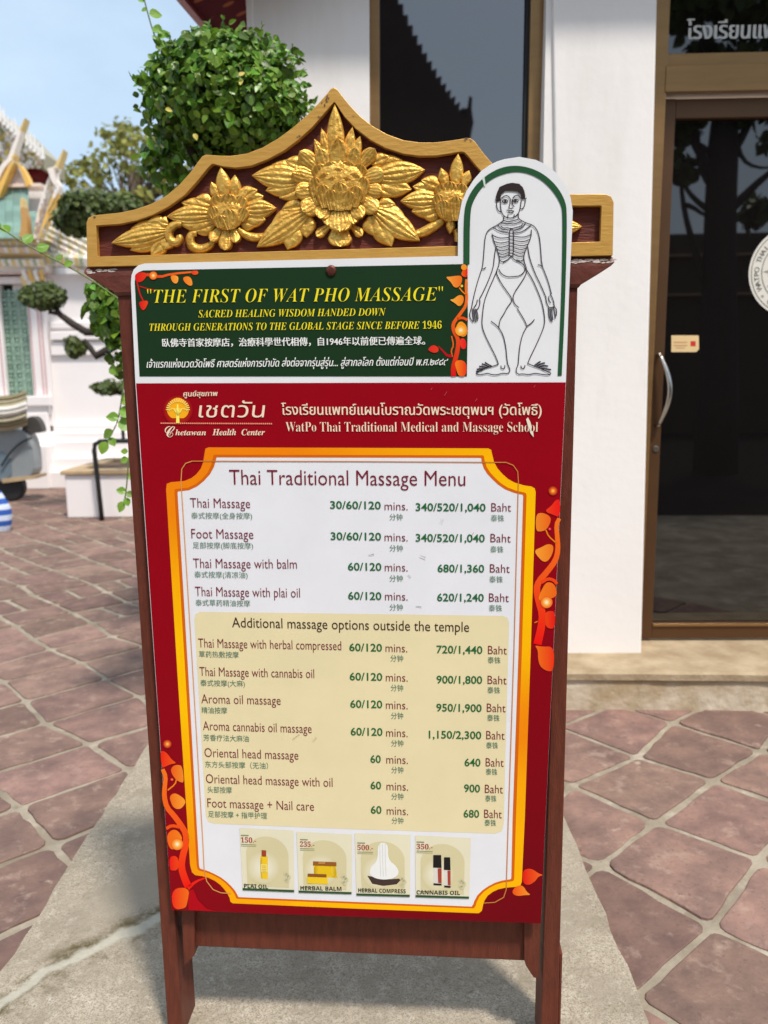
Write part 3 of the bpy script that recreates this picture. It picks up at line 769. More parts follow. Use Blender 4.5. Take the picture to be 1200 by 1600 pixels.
def carve():
    B0 = .002
    # centre flower
    fl = MB()
    ring = [((505, 270), (468, 236), 13), ((500, 280), (456, 270), 15), ((500, 295), (461, 299), 15), ((505, 308), (472, 330), 16), ((512, 315), (499, 341), 14),
            ((555, 268), (586, 232), 12), ((562, 280), (600, 270), 14), ((565, 295), (597, 300), 13), ((560, 306), (590, 329), 15), ((548, 315), (566, 340), 13)]
    for b, t, w in ring: leaflet(fl, b, t, w, B0+.007, .010, blunt=1, veins=5, Mh=8)
    for b, t, w in [((520, 325), (511, 352), 11), ((545, 325), (553, 350), 11)]: leaflet(fl, b, t, w, B0+.006, .009, blunt=1, veins=4, Mh=7)
    leaflet(fl, (531, 320), (531, 362), 20, B0+.009, .010, blunt=1, veins=6, Mh=9)
    for b, t, w, dw in [((513, 262), (491, 217), 10, .004), ((547, 262), (563, 212), 10, .004), ((517, 255), (502, 200), 9.5, .006), ((540, 255), (551, 198), 9.5, .006), ((525, 258), (523, 163), 14, .0085),
                        ((512, 275), (500, 232), 12, .0095), ((545, 275), (556, 230), 12, .0095), ((528, 275), (528, 216), 15, .0125)]:
        leaflet(fl, b, t, w, B0+dw, .009, blunt=1 if dw > .009 else .0, veins=3, Mh=6, ser=0)
    ballmesh(fl, 530, 288, 43, 41, B0+.013, .009)
    for b, t, w, dw in [((514, 270), (506, 240), 14, .012), ((543, 270), (551, 240), 14, .012), ((528, 268), (528, 234), 16, .013),
                        ((504, 285), (496, 256), 13, .014), ((556, 284), (563, 256), 13, .014), ((520, 280), (515, 252), 13, .015), ((540, 280), (545, 252), 13, .015),
                        ((530, 288), (529, 262), 13, .0165), ((512, 296), (506, 270), 12, .017), ((549, 296), (555, 270), 12, .017), ((522, 298), (519, 276), 10, .018), ((539, 298), (542, 276), 10, .018),
                        ((496, 320), (491, 276), 11, .0165), ((565, 316), (568, 276), 11, .0165), ((508, 325), (503, 288), 13, .0185), ((554, 324), (556, 290), 13, .0185), ((519, 328), (516, 296), 12, .0195), ((543, 328), (545, 298), 12, .0195), ((530, 329), (529, 284), 17, .0205)]:
        leaflet(fl, b, t, w, B0+dw-.004, .006, blunt=1, veins=4, Mh=8, curl=.010)
    fl.build('lotus_flower', M['gold'], board, smooth=True)
    lv = MB()
    acanthus(lv, (476, 279), (393.5, 274), 15, B0+.004, [((470, 268), (424, 257), 9), ((476, 262), (446, 250), 9), ((470, 285), (415, 298), 11), ((476, 290), (436, 309), 10)])
    lv.build('carved_leaf', M['gold'], board, smooth=True)
    lv = MB()
    acanthus(lv, (588, 275), (664, 265), 14, B0+.004, [((585, 262), (629, 250), 10), ((580, 255), (610, 244), 8), ((590, 285), (643, 296), 12), ((588, 292), (618, 304), 9)])
    lv.build('carved_leaf', M['gold'], board, smooth=True)
    lv = MB()
    acanthus(lv, (480, 332), (401, 386), 14, B0+.004, [((476, 322), (440, 327), 9), ((470, 335), (424, 349), 11), ((462, 350), (449, 390), 11), ((476, 335), (479, 371), 11)])
    lv.build('carved_leaf', M['gold'], board, smooth=True)
    lv = MB()
    acanthus(lv, (585, 328), (656, 376), 14, B0+.004, [((588, 320), (618, 319), 8), ((592, 330), (635, 344), 11), ((588, 340), (612, 385), 12), ((580, 338), (586, 369), 11)])
    lv.build('carved_leaf', M['gold'], board, smooth=True)
    lv = MB()
    leaflet(lv, (515, 352), (494, 369), 8, B0+.002, .008, blunt=1, veins=2); leaflet(lv, (549, 352), (566, 368), 8, B0+.002, .008, blunt=1, veins=2)
    leaflet(lv, (531, 350), (531, 385.5), 19, B0+.0035, .009, blunt=1, veins=5, Mh=8)
    lv.build('carved_leaf', M['gold'], board, smooth=True)
    # left flower
    fl = MB()
    for b, t, w, dw in [((341, 312), (330, 284), 9, .003), ((372, 312), (386, 293), 9, .003), ((366, 310), (367, 273), 10, .004), ((352, 312), (345, 261), 12, .006)]: leaflet(fl, b, t, w, B0+dw, .009, veins=3)
    acanthus(fl, (335, 335), (260, 338.5), 12, B0+.004, [((330, 328), (283, 316), 9), ((332, 320), (304, 310), 9), ((332, 345), (280, 350), 10), ((335, 350), (302, 361), 9)])
    acanthus(fl, (380, 328), (432, 325), 11, B0+.004, [((378, 318), (412, 306), 9), ((375, 310), (402, 296), 9), ((380, 338), (415, 343), 10), ((376, 345), (401, 351), 9)])
    for b, t, w in [((345, 355), (329, 377), 9), ((364, 355), (368, 379), 9), ((353, 355), (351, 391), 11)]: leaflet(fl, b, t, w, B0+.005, .009, veins=3, blunt=.5)
    ballmesh(fl, 355, 333, 29, 29, B0+.009, .010)
    for b, t, w, dw in [((345, 335), (338, 304), 13, .014), ((368, 335), (378, 306), 13, .014), ((355, 335), (357, 302), 15, .016), ((338, 348), (331, 322), 10, .0165), ((375, 346), (382, 324), 10, .0165), ((345, 356), (343, 336), 12, .018), ((360, 358), (356, 326), 15, .019)]:
        leaflet(fl, b, t, w, B0+dw-.003, .006, blunt=1, veins=4, Mh=8, curl=.006)
    fl.build('carved_flower', M['gold'], board, smooth=True)
    sc = MB()
    swirl(sc, [(307, 364), (298, 365), (296, 378), (303, 388), (316, 390), (328, 384), (333, 378)], 7.5, B0+.002)
    sc.build('scroll', M['gold'], board, smooth=True); sc = MB()
    swirl(sc, [(372, 357), (384, 368), (402, 372), (420, 369), (436, 361)], 7, B0+.002)
    sc.build('scroll', M['gold'], board, smooth=True)
    lv = MB()
    acanthus(lv, (262, 362), (174, 379.5), 12, B0+.004, [((255, 356), (204, 357), 9), ((262, 352), (228, 347), 9), ((262, 350), (248, 345), 7), ((255, 370), (203, 391), 9), ((258, 374), (236, 399), 9), ((262, 372), (256, 390), 8)])
    swirl(lv, [(283, 350), (272, 350), (262, 360), (263, 373), (272, 380), (281, 375), (279, 367)], 7.5, B0+.006)
    lv.build('carved_leaf', M['gold'], board, smooth=True)
    # right flower, partly behind the arched sheet
    fl = MB()
    for b, t, w, dw in [((697, 292), (689, 262), 9, .003), ((724, 292), (733, 266), 9, .003), ((711, 292), (716, 240), 11, .006)]: leaflet(fl, b, t, w, B0+dw, .009, veins=3)
    acanthus(fl, (688, 312), (625.5, 314), 12, B0+.004, [((684, 300), (645, 291), 9), ((688, 293), (658, 281), 9), ((684, 322), (643, 330), 10), ((688, 330), (659, 338), 9)])
    leaflet(fl, (706, 340), (703, 365), 8, B0+.004, .008, veins=2)
    ballmesh(fl, 703, 315, 27, 34, B0+.009, .010)
    for b, t, w, dw in [((693, 315), (689, 287), 12, .014), ((714, 315), (722, 286), 13, .014), ((702, 318), (703, 283), 13, .0155), ((690, 330), (683, 303), 10, .016), ((713, 345), (713, 306), 14, .018), ((694, 340), (692, 312), 11, .0185)]:
        leaflet(fl, b, t, w, B0+dw-.003, .006, blunt=1, veins=4, Mh=8, curl=.006)
    fl.build('carved_flower', M['gold'], board, smooth=True)
    sc = MB(); swirl(sc, [(692, 344), (678, 353), (662, 363), (648, 366)], 8, B0+.002); sc.build('scroll', M['gold'], board, smooth=True); sc = MB(); swirl(sc, [(712, 358), (716, 368), (714, 378)], 6, B0+.001); sc.build('scroll', M['gold'], board, smooth=True)
    lv = MB()
    acanthus(lv, (850, 355), (910, 354), 10, B0+.004, [((850, 348), (893, 342), 7), ((850, 362), (890, 366), 8)])
    lv.build('carved_leaf', M['gold'], board, smooth=True)
carve()

# --- the printed sheet
WP = .021
ARCH = [(715.5, 400), (715.8, 345.6), (721.6, 315.5), (729, 298), (740, 281), (752, 267), (765.5, 257.7), (777, 252), (788.7, 248.5), (811.8, 245), (837, 249.7), (849, 255), (860, 262), (870.5, 271.5), (879, 283), (886.5, 295), (891.6, 308.6), (895, 329.4), (893.9, 359.5), (889, 461), (884.3, 597)]
SHEET = [(268, 1422), (211.5, 598), (204.5, 442), (205.5, 430), (209, 421), (216, 414.5), (226, 411.6)] + ARCH + [(845, 1443)]
WHITE = lin((232, 232, 234))
sheet_mb = MB(); sheet_mb.prism(outline(SHEET, WP), (0, .004, 0), WHITE)
sheet = fixn(sheet_mb.build('printed_sheet', M['print'], board))

def ribbon(mb, pts, wpx, w, col, sm=1):
    """thin flat stroke through photo points; wpx may vary along it"""
    if sm: pts = smooth(pts, sm)
    n = len(pts); a = []; b = []
    for i, (x, y) in enumerate(pts):
        p = pts[max(0, i-1)]; q = pts[min(n-1, i+1)]; dx, dy = q[0]-p[0], q[1]-p[1]; l = sqrt(dx*dx+dy*dy) or 1
        h = (wpx if not isinstance(wpx, tuple) else wpx[0]+(wpx[1]-wpx[0])*i/(n-1))/2
        a.append(P(x-dy/l*h, y+dx/l*h, w)); b.append(P(x+dy/l*h, y-dx/l*h, w))
    cs = [col]*(2*n)
    if isinstance(col, list):
        cs = []
        for i in range(n):
            t = i/(n-1); cs.append(tuple(col[0][k]*(1-t)+col[1][k]*t for k in range(3)))
        cs = cs+cs
    mb.add(a+b, [[i, i+1, n+i+1, n+i] for i in range(n-1)], cs)
def flat(mb, pts, w, col): mb.poly(outline(pts, w), col)
def disc(mb, x, y, r, w, col, ry=None, n=20): flat(mb, [(x+r*cos(2*pi*k/n), y+(ry or r)*sin(2*pi*k/n)) for k in range(n)], w, col)
def glow(mb, x, y, r, w, c0, c1, c2):
    """printed radial spot: three rings of ink blending outward"""
    n = 18; rad = [0.001, r*.45, r]; cl = [c0, c1, c2]; vs = []; cs = []
    for rr_, cc in zip(rad, cl):
        for k in range(n): vs.append(P(x+rr_*cos(2*pi*k/n), y+rr_*sin(2*pi*k/n), w)); cs.append(cc)
    mb.add(vs, [[i*n+k, i*n+(k+1) % n, (i+1)*n+(k+1) % n, (i+1)*n+k] for i in range(2) for k in range(n)], cs)
def two_tone(mb, pts, w, ca, cb):
    """leaf print shaded from one ink to the other along x"""
    pts = smooth(pts, 2, True); xs = [p[0] for p in pts]; a, b = min(xs), max(xs)
    cx = sum(xs)/len(xs); cy = sum(p[1] for p in pts)/len(pts)
    mix = lambda x: tuple(ca[k]+(cb[k]-ca[k])*(x-a)/(b-a) for k in range(3))
    n = len(pts); vs = [P(x, y, w) for x, y in pts]+[P(cx, cy, w)]
    mb.add(vs, [[i, (i+1) % n, n] for i in range(n)], [mix(x) for x, y in pts]+[mix(cx)])

RED = lin((148, 0, 20)); DRED = lin((126, 0, 20))
GREEN = lin((27, 54, 30)); ORA = lin((244, 132, 20)); YEL = lin((255, 196, 0)); RDO = lin((236, 34, 20))
W1, W2, W3, W4, W5 = WP+.0006, WP+.0012, WP+.0018, WP+.0024, WP+.0030

def fields():
    mb = MB()
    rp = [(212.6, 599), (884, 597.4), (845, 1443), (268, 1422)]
    # red ground, a little darker towards the foot and the right
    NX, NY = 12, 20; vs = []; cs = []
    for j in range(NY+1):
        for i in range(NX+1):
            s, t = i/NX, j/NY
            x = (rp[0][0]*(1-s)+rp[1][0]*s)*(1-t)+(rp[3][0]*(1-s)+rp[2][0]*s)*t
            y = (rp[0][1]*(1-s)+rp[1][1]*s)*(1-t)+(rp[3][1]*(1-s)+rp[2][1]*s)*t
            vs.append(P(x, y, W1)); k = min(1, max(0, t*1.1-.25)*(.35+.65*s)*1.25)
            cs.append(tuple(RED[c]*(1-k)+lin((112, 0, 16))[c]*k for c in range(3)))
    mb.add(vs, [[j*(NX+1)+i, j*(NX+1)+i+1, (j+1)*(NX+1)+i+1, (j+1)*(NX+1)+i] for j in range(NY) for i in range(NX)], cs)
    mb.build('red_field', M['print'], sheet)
    mb = MB()
    flat(mb, [(218, 588), (210.5, 440), (212, 431), (216, 425.5), (224, 422.5), (470, 417.6), (723.8, 412.6), (730.5, 412.3), (731, 500), (729.5, 588)], W1, GREEN)
    mb.build('green_field', M['print'], sheet)
    mb = MB()
    bo = [(724, 413), (724.4, 334), (729.7, 311), (742.4, 290), (761, 272.8), (784, 261), (807, 258.2), (830, 262.4), (851, 272.8), (869.6, 290), (882.3, 311), (886.5, 331.7), (883.5, 461), (877.7, 587)]
    bi = [(733.6, 413), (734.3, 334), (739, 314.4), (751.7, 293.6), (767.9, 279.7), (786.4, 271.6), (807, 267.7), (828, 271.6), (846.5, 281.3), (862.7, 297), (875.4, 316.7), (879.3, 334), (877.2, 461), (871.4, 587.2)]
    bo, bi = smooth(bo, 2), smooth(bi, 2); n = len(bo)
    mb.add(outline(bo, W1+.0002)+outline(bi, W1+.0002), [[i, i+1, n+i+1, n+i] for i in range(n-1)], lin((40, 84, 52)))
    flat(mb, [(753, 279), (757, 276), (759, 290), (756.5, 292), (755, 284)], W1+.0006, lin((200, 216, 204)))
    mb.build('green_arch', M['print'], sheet)
fields()

FR_O = [(320, 706), (321, 701), (326, 699), (545, 699.6), (763, 700.6), (767.5, 703), (769, 710), (772, 722), (777.5, 732), (785, 740.5), (794, 748.5), (804, 754), (819, 758.5), (830, 760), (835.5, 763), (837, 769),
        (829, 1025), (820, 1280), (815.3, 1378), (813, 1384), (804, 1386), (790, 1387), (778.7, 1389.5), (770, 1393.5), (762, 1399.5), (757, 1407), (754.5, 1415), (753, 1423), (748, 1427),
        (560, 1420), (364, 1411.5), (360, 1409), (358.8, 1403), (355, 1396), (350, 1389), (344, 1382.5), (336, 1376.5), (325.5, 1371.5), (316, 1369), (305, 1367.5), (300, 1363), (297, 1352), (277, 1050), (259.5, 765), (260.5, 756), (267, 753.3), (288, 751.5), (299, 747), (306.7, 741), (313.5, 732.5), (317.5, 722)]
FR_I = [(337.5, 718), (338, 715.5), (339, 714.6), (545, 715), (751, 715.4), (752, 716.2), (752.6, 722), (756, 732), (761.5, 740.5), (769, 748.5), (778, 757), (789, 764.5), (803, 770), (813, 772.4), (816.5, 773), (817.5, 775.5),
        (810, 1025), (801, 1280), (799, 1371), (798.4, 1373.3), (797, 1374), (784, 1376), (773, 1379.5), (763.5, 1384.5), (754, 1391), (746, 1399), (741, 1408), (739.5, 1413), (737, 1416.6),
        (560, 1409.5), (374, 1401.8), (372, 1401), (371, 1398.5), (367.5, 1392), (362, 1385.5), (355, 1378.5), (346, 1371.5), (335, 1365.5), (325, 1361), (314, 1357.8), (312, 1356.5), (311, 1352), (294, 1050), (277.4, 771), (277.6, 768.4), (279, 767.8), (295, 766), (308, 760), (318.5, 751.5), (328, 741), (334.5, 729)]
def menu_frame():
    def dens(a):
        out = []
        m = len(a)
        for i in range(m):
            p, q = a[i], a[(i+1) % m]
            k = 12 if (abs(p[0]-q[0])+abs(p[1]-q[1])) > 80 else 2
            out += [(p[0]+(q[0]-p[0])*j/k, p[1]+(q[1]-p[1])*j/k, k) for j in range(k)]
        return out
    # same subdivision for both outlines
    def both(o, i):
        A, Bq = [], []; m = len(o)
        for k in range(m):
            p, q, r, s = o[k], o[(k+1) % m], i[k], i[(k+1) % m]
            n = 12 if (abs(p[0]-q[0])+abs(p[1]-q[1])) > 80 else 2
            for j in range(n):
                t = j/n; A.append((p[0]+(q[0]-p[0])*t, p[1]+(q[1]-p[1])*t)); Bq.append((r[0]+(s[0]-r[0])*t, r[1]+(s[1]-r[1])*t))
        return A, Bq
    A, Bq = both(FR_O, FR_I); n = len(A)
    mid = [(b[0]+(a[0]-b[0])*.27, b[1]+(a[1]-b[1])*.27) for a, b in zip(A, Bq)]
    def grad(x, y):
        # the ink runs orange - yellow - orange round the frame
        if x < 450: t = [(700, .1), (800, .12), (900, .6), (1000, 1), (1120, .95), (1250, .6), (1330, .25), (1420, .7)]
        else: t = [(700, .75), (780, 1), (960, .95), (1040, .75), (1100, .25), (1150, .15), (1220, .55), (1320, .8), (1430, .85)]
        for (a, va), (b, vb) in zip(t, t[1:]):
            if y <= b: k = va+(vb-va)*max(0, (y-a)/(b-a)); break
        else: k = t[-1][1]
        if 450 <= x <= 740 and y < 760: k = .1+.65*(x-450)/290 if x > 450 else .1
        return tuple(lin((242, 122, 8))[c]*(1-k)+lin((255, 194, 0))[c]*k for c in range(3))
    mb = MB()
    mb.add(outline(A, W2)+outline(mid, W2), [[i, (i+1) % n, n+(i+1) % n, n+i] for i in range(n)], [grad(x, y) for x, y in A]+[grad(x, y) for x, y in mid])
    mb.add(outline(mid, W2)+outline(Bq, W2), [[i, (i+1) % n, n+(i+1) % n, n+i] for i in range(n)], lin((214, 100, 14)))
    mb.build('orange_border', M['print'], sheet)
    mb = MB(); flat(mb, FR_I, W1+.0004, lin((231, 231, 236))); mb.build('menu_field', M['print'], sheet)
    mb = MB()
    line = [(300, 720.5), (545, 721), (791, 722.5), (802, 727), (809, 737), (810, 752), (803, 1020), (794, 1290), (791, 1390), (787, 1402), (773, 1410), (756, 1411)]
    ribbon(mb, line[:3]+line[3:], 1.5, W3, lin((206, 128, 60)), 0)
    l2 = [(300, 720.5), (290, 724), (284, 733), (282.8, 752), (300, 1030), (317, 1319), (319, 1360), (323, 1377), (333, 1390), (345, 1395), (361, 1396)]
    ribbon(mb, l2, 1.5, W3, lin((222, 150, 80)), 0)
    mb.build('fine_border', M['print'], sheet)
    mb = MB()
    cr = [(303.5, 968), (305, 960), (312, 956), (550, 959), (785, 962.3), (793, 965), (795.5, 973), (791, 1130), (787, 1288), (784, 1299), (774, 1302.5), (560, 1296), (334, 1287), (325, 1284), (321.5, 1275), (312, 1110)]
    flat(mb, cr, W2, lin((231, 217, 174))); mb.build('cream_field', M['print'], sheet)
menu_frame()
def scuffs():
    rr = random.Random(31); G = lin((216, 216, 220)); G2 = lin((222, 204, 162))
    for (x, y, l, a, c) in [(660, 871, 10, 20, G), (694, 842, 14, -70, G), (654, 948, 9, 5, G), (690, 815, 9, -70, G), (580, 868, 9, -10, G), (462, 1152, 14, -40, G2), (492, 1156, 9, -55, G2), (640, 900, 6, 50, G)]:
        mb = MB(); t = radians(a)
        for k in range(3):
            o = rr.uniform(-2, 2); q = [(x+cos(t)*l*u-sin(t)*(o+rr.uniform(-.6, .6)), y+sin(t)*l*u+cos(t)*(o+rr.uniform(-.6, .6))) for u in (-.5, -.15, .2, .5)]
            ribbon(mb, q, (.4, 1.1), W3-.0003, c)
        mb.build('scuff', M['print'], sheet)
scuffs()

def vines():
    B1 = lin((220, 60, 20))
    def conv(ox, oy, sc): return lambda pts: [(ox+x/sc, oy+y/sc) for x, y in pts]
    # right strip of the red field
    mb = MB(); K = conv(780, 740, 5); w = W2
    ribbon(mb, K([(470, 350), (445, 400), (455, 500), (460, 600), (440, 680), (380, 760), (310, 840), (290, 900), (310, 1000), (340, 1100), (330, 1200), (298, 1335)]), (6, 13), w, [lin((246, 120, 30)), lin((240, 10, 16))])
    ribbon(mb, K([(365, 440), (385, 490), (450, 545)]), 2, w, ORA); ribbon(mb, K([(330, 850), (380, 820), (425, 830), (452, 862)]), 5, w+.0002, lin((240, 70, 20)))
    ribbon(mb, K([(300, 1155), (275, 1165)]), 1.5, w, ORA, 0)
    two_tone(mb, K([(350, 295), (410, 250), (440, 205), (478, 198), (474, 345), (430, 325)]), w+.0003, lin((240, 60, 24)), lin((236, 24, 24)))
    two_tone(mb, K([(287, 312), (345, 305), (400, 335), (404, 375), (370, 440), (320, 455), (285, 445)]), w+.0003, lin((240, 140, 40)), lin((240, 100, 24)))
    two_tone(mb, K([(270, 602), (330, 575), (380, 548), (425, 560), (420, 620), (385, 680), (350, 693), (310, 660)]), w+.0003, lin((250, 160, 50)), lin((240, 120, 30)))
    two_tone(mb, K([(295, 995), (335, 900), (370, 845), (425, 855), (450, 910), (448, 960), (380, 985)]), w+.0003, lin((244, 130, 30)), lin((236, 100, 24)))
    two_tone(mb, K([(355, 1085), (400, 1070), (438, 1080), (436, 1205), (395, 1215), (360, 1190)]), w+.0003, lin((236, 70, 20)), lin((232, 20, 22)))
    two_tone(mb, K([(275, 1340), (330, 1352), (432, 1350), (426, 1540), (380, 1548), (320, 1510), (303, 1450), (303, 1380)]), w+.0003, lin((240, 110, 24)), lin((236, 48, 24)))
    glow(mb, 864, 767, 7.5, w+.0004, lin((255, 210, 90)), lin((240, 110, 30)), RED); glow(mb, 859, 826.5, 3, w+.0004, lin((255, 160, 160)), lin((230, 40, 60)), RED)
    glow(mb, 854, 941, 9.5, w+.0007, lin((255, 250, 220)), lin((252, 180, 80)), lin((238, 90, 20)))
    mb.build('vine_ornament', M['print'], sheet)
    # lower left
    mb = MB(); K = conv(240, 1140, 5.333)
    ribbon(mb, K([(75, 330), (102, 390), (92, 480), (88, 560), (110, 650), (165, 710), (225, 790), (272, 870), (270, 960), (240, 1060), (230, 1150), (262, 1250), (290, 1310)]), (6, 12), w, [lin((246, 120, 30)), lin((240, 10, 16))])
    ribbon(mb, K([(192, 410), (180, 455), (118, 505)]), 2.2, w, ORA); ribbon(mb, K([(106, 825), (150, 798), (215, 812)]), 5, w+.0002, lin((240, 80, 20))); ribbon(mb, K([(285, 1325), (350, 1265), (440, 1232)]), (6, 2), w, RDO)
    two_tone(mb, K([(58, 180), (85, 176), (120, 205), (150, 250), (195, 280), (140, 288), (100, 308), (72, 322), (60, 250)]), w+.0003, RDO, lin((240, 90, 24)))
    two_tone(mb, K([(140, 335), (165, 300), (205, 292), (240, 305), (255, 440), (225, 440), (190, 420), (160, 385)]), w+.0003, lin((240, 90, 24)), lin((240, 140, 40)))
    two_tone(mb, K([(132, 560), (160, 530), (200, 535), (272, 590), (250, 640), (210, 668), (165, 650), (145, 610)]), w+.0003, lin((240, 110, 24)), lin((250, 160, 50)))
    two_tone(mb, K([(108, 880), (150, 835), (190, 835), (225, 870), (242, 915), (200, 985), (150, 1005), (120, 960)]), w+.0003, lin((240, 100, 20)), lin((244, 130, 30)))
    two_tone(mb, K([(130, 1055), (205, 1050), (210, 1170), (150, 1178), (135, 1160)]), w+.0003, lin((232, 20, 22)), lin((236, 70, 20)))
    two_tone(mb, K([(150, 1322), (302, 1315), (282, 1440), (265, 1492), (156, 1500)]), w+.0003, lin((236, 40, 24)), lin((240, 110, 24)))
    flat(mb, K([(285, 1345), (330, 1330), (370, 1420), (440, 1490), (520, 1515), (290, 1505)]), w, lin((176, 4, 22)))
    glow(mb, 261.6, 1162.5, 7, w+.0004, lin((255, 210, 110)), lin((240, 110, 40)), RED); glow(mb, 268.7, 1218, 3, w+.0004, lin((255, 180, 130)), lin((230, 70, 40)), RED)
    glow(mb, 277, 1319, 9.5, w+.0007, lin((255, 250, 220)), lin((252, 180, 80)), lin((238, 100, 20)))
    mb.build('vine_ornament', M['print'], sheet); mb = MB()
    K2 = conv(740, 1280, 7.5)
    two_tone(mb, K2([(578, 600), (640, 575), (700, 590), (760, 635), (822, 655), (760, 670), (720, 730), (650, 774), (590, 760), (572, 700)]), w+.0003, lin((226, 16, 20)), lin((240, 100, 30)))
    two_tone(mb, K2([(450, 850), (480, 800), (540, 770), (590, 790), (620, 850), (675, 888), (600, 890), (520, 902), (470, 885)]), w+.0003, lin((236, 80, 20)), lin((248, 150, 40)))
    mb.build('vine_ornament', M['print'], sheet)
    # right end of the green field
    mb = MB(); K = conv(690, 400, 8)
    ribbon(mb, K([(310, 290), (303, 400), (316, 500), (305, 620), (250, 700), (190, 780), (142, 850), (150, 940), (200, 1020), (210, 1100), (195, 1200), (170, 1300), (145, 1400), (150, 1505)]), (3.5, 8), w, [lin((246, 120, 30)), lin((220, 10, 24))])
    ribbon(mb, K([(222, 395), (262, 450), (312, 485)]), 2, w, ORA); ribbon(mb, K([(195, 785), (260, 768), (322, 800)]), 4, w, lin((240, 80, 20)))
    ribbon(mb, K([(125, 1000), (152, 1120), (118, 1180), (135, 1260)]), 2, w, lin((240, 100, 30))); ribbon(mb, K([(-40, 1130), (20, 1190), (70, 1248), (130, 1250)]), (1.5, 5), w, lin((190, 16, 30)))
    two_tone(mb, K([(240, 240), (260, 180), (290, 145), (326, 130), (326, 240), (305, 272)]), w+.0003, lin((244, 100, 20)), lin((232, 24, 22)))
    for pts, ca, cb in [([(45, 261), (110, 258), (200, 244), (250, 250), (260, 300), (240, 360), (200, 398), (150, 388), (120, 330)], lin((250, 160, 60)), lin((240, 110, 30))),
                        ([(95, 545), (150, 540), (200, 495), (250, 485), (280, 515), (270, 590), (220, 637), (170, 590)], lin((250, 180, 70)), lin((246, 130, 30))),
                        ([(168, 905), (230, 798), (320, 870), (322, 985), (260, 1018), (200, 975)], lin((250, 160, 30)), lin((248, 140, 30))),
                        ([(222, 1030), (300, 1030), (312, 1160), (240, 1166)], lin((244, 60, 40)), lin((236, 30, 30))),
                        ([(155, 1300), (310, 1305), (312, 1500), (222, 1508), (190, 1450)], lin((250, 130, 30)), lin((238, 50, 24)))]: two_tone(mb, K(pts), w+.0003, ca, cb)
    disc(mb, 725, 417.5, 4.6, w+.0005, lin((250, 150, 40))); disc(mb, 721.6, 446.8, 2, w+.0005, lin((250, 200, 60)))
    glow(mb, 720, 516, 9, w+.0007, lin((255, 250, 225)), lin((254, 190, 80)), lin((250, 150, 30)))
    K = conv(200, 400, 2.222)
    two_tone(mb, K([(1038, 325), (1060, 306), (1080, 320), (1076, 334), (1060, 337)]), w+.0004, lin((226, 40, 40)), lin((236, 60, 30)))
    mb.build('vine_ornament', M['print'], sheet); mb = MB()
    # top left corner
    ribbon(mb, K([(26, 78), (60, 62), (108, 74), (150, 62), (240, 54)]), (6, 2.5), w, [lin((226, 20, 26)), lin((246, 110, 30))])
    ribbon(mb, K([(30, 82), (40, 130), (55, 160)]), 2, w, lin((214, 26, 30))); ribbon(mb, K([(40, 105), (62, 112), (90, 118)]), 1.6, w, lin((200, 26, 30)))
    two_tone(mb, K([(146, 66), (176, 68), (174, 92), (164, 97), (152, 88)]), w+.0003, lin((246, 130, 40)), lin((250, 170, 60)))
    two_tone(mb, K([(190, 72), (217, 70), (226, 98), (216, 106), (194, 90)]), w+.0003, lin((246, 120, 30)), lin((248, 150, 50)))
    two_tone(mb, K([(216, 52), (244, 50), (244, 64), (224, 66)]), w+.0003, lin((236, 60, 30)), lin((240, 90, 30)))
    two_tone(mb, K([(36, 158), (70, 153), (68, 170), (54, 192), (42, 178)]), w+.0003, lin((214, 20, 26)), lin((240, 70, 30)))
    two_tone(mb, K([(22, 62), (48, 55), (70, 62), (50, 90), (28, 92)]), w+.0002, lin((220, 20, 26)), lin((236, 60, 26)))
    glow(mb, 239.5, 430.5, 6.5, w+.0006, lin((255, 240, 190)), lin((250, 160, 50)), lin((238, 80, 26)))
    mb.build('vine_ornament', M['print'], sheet)
vines()

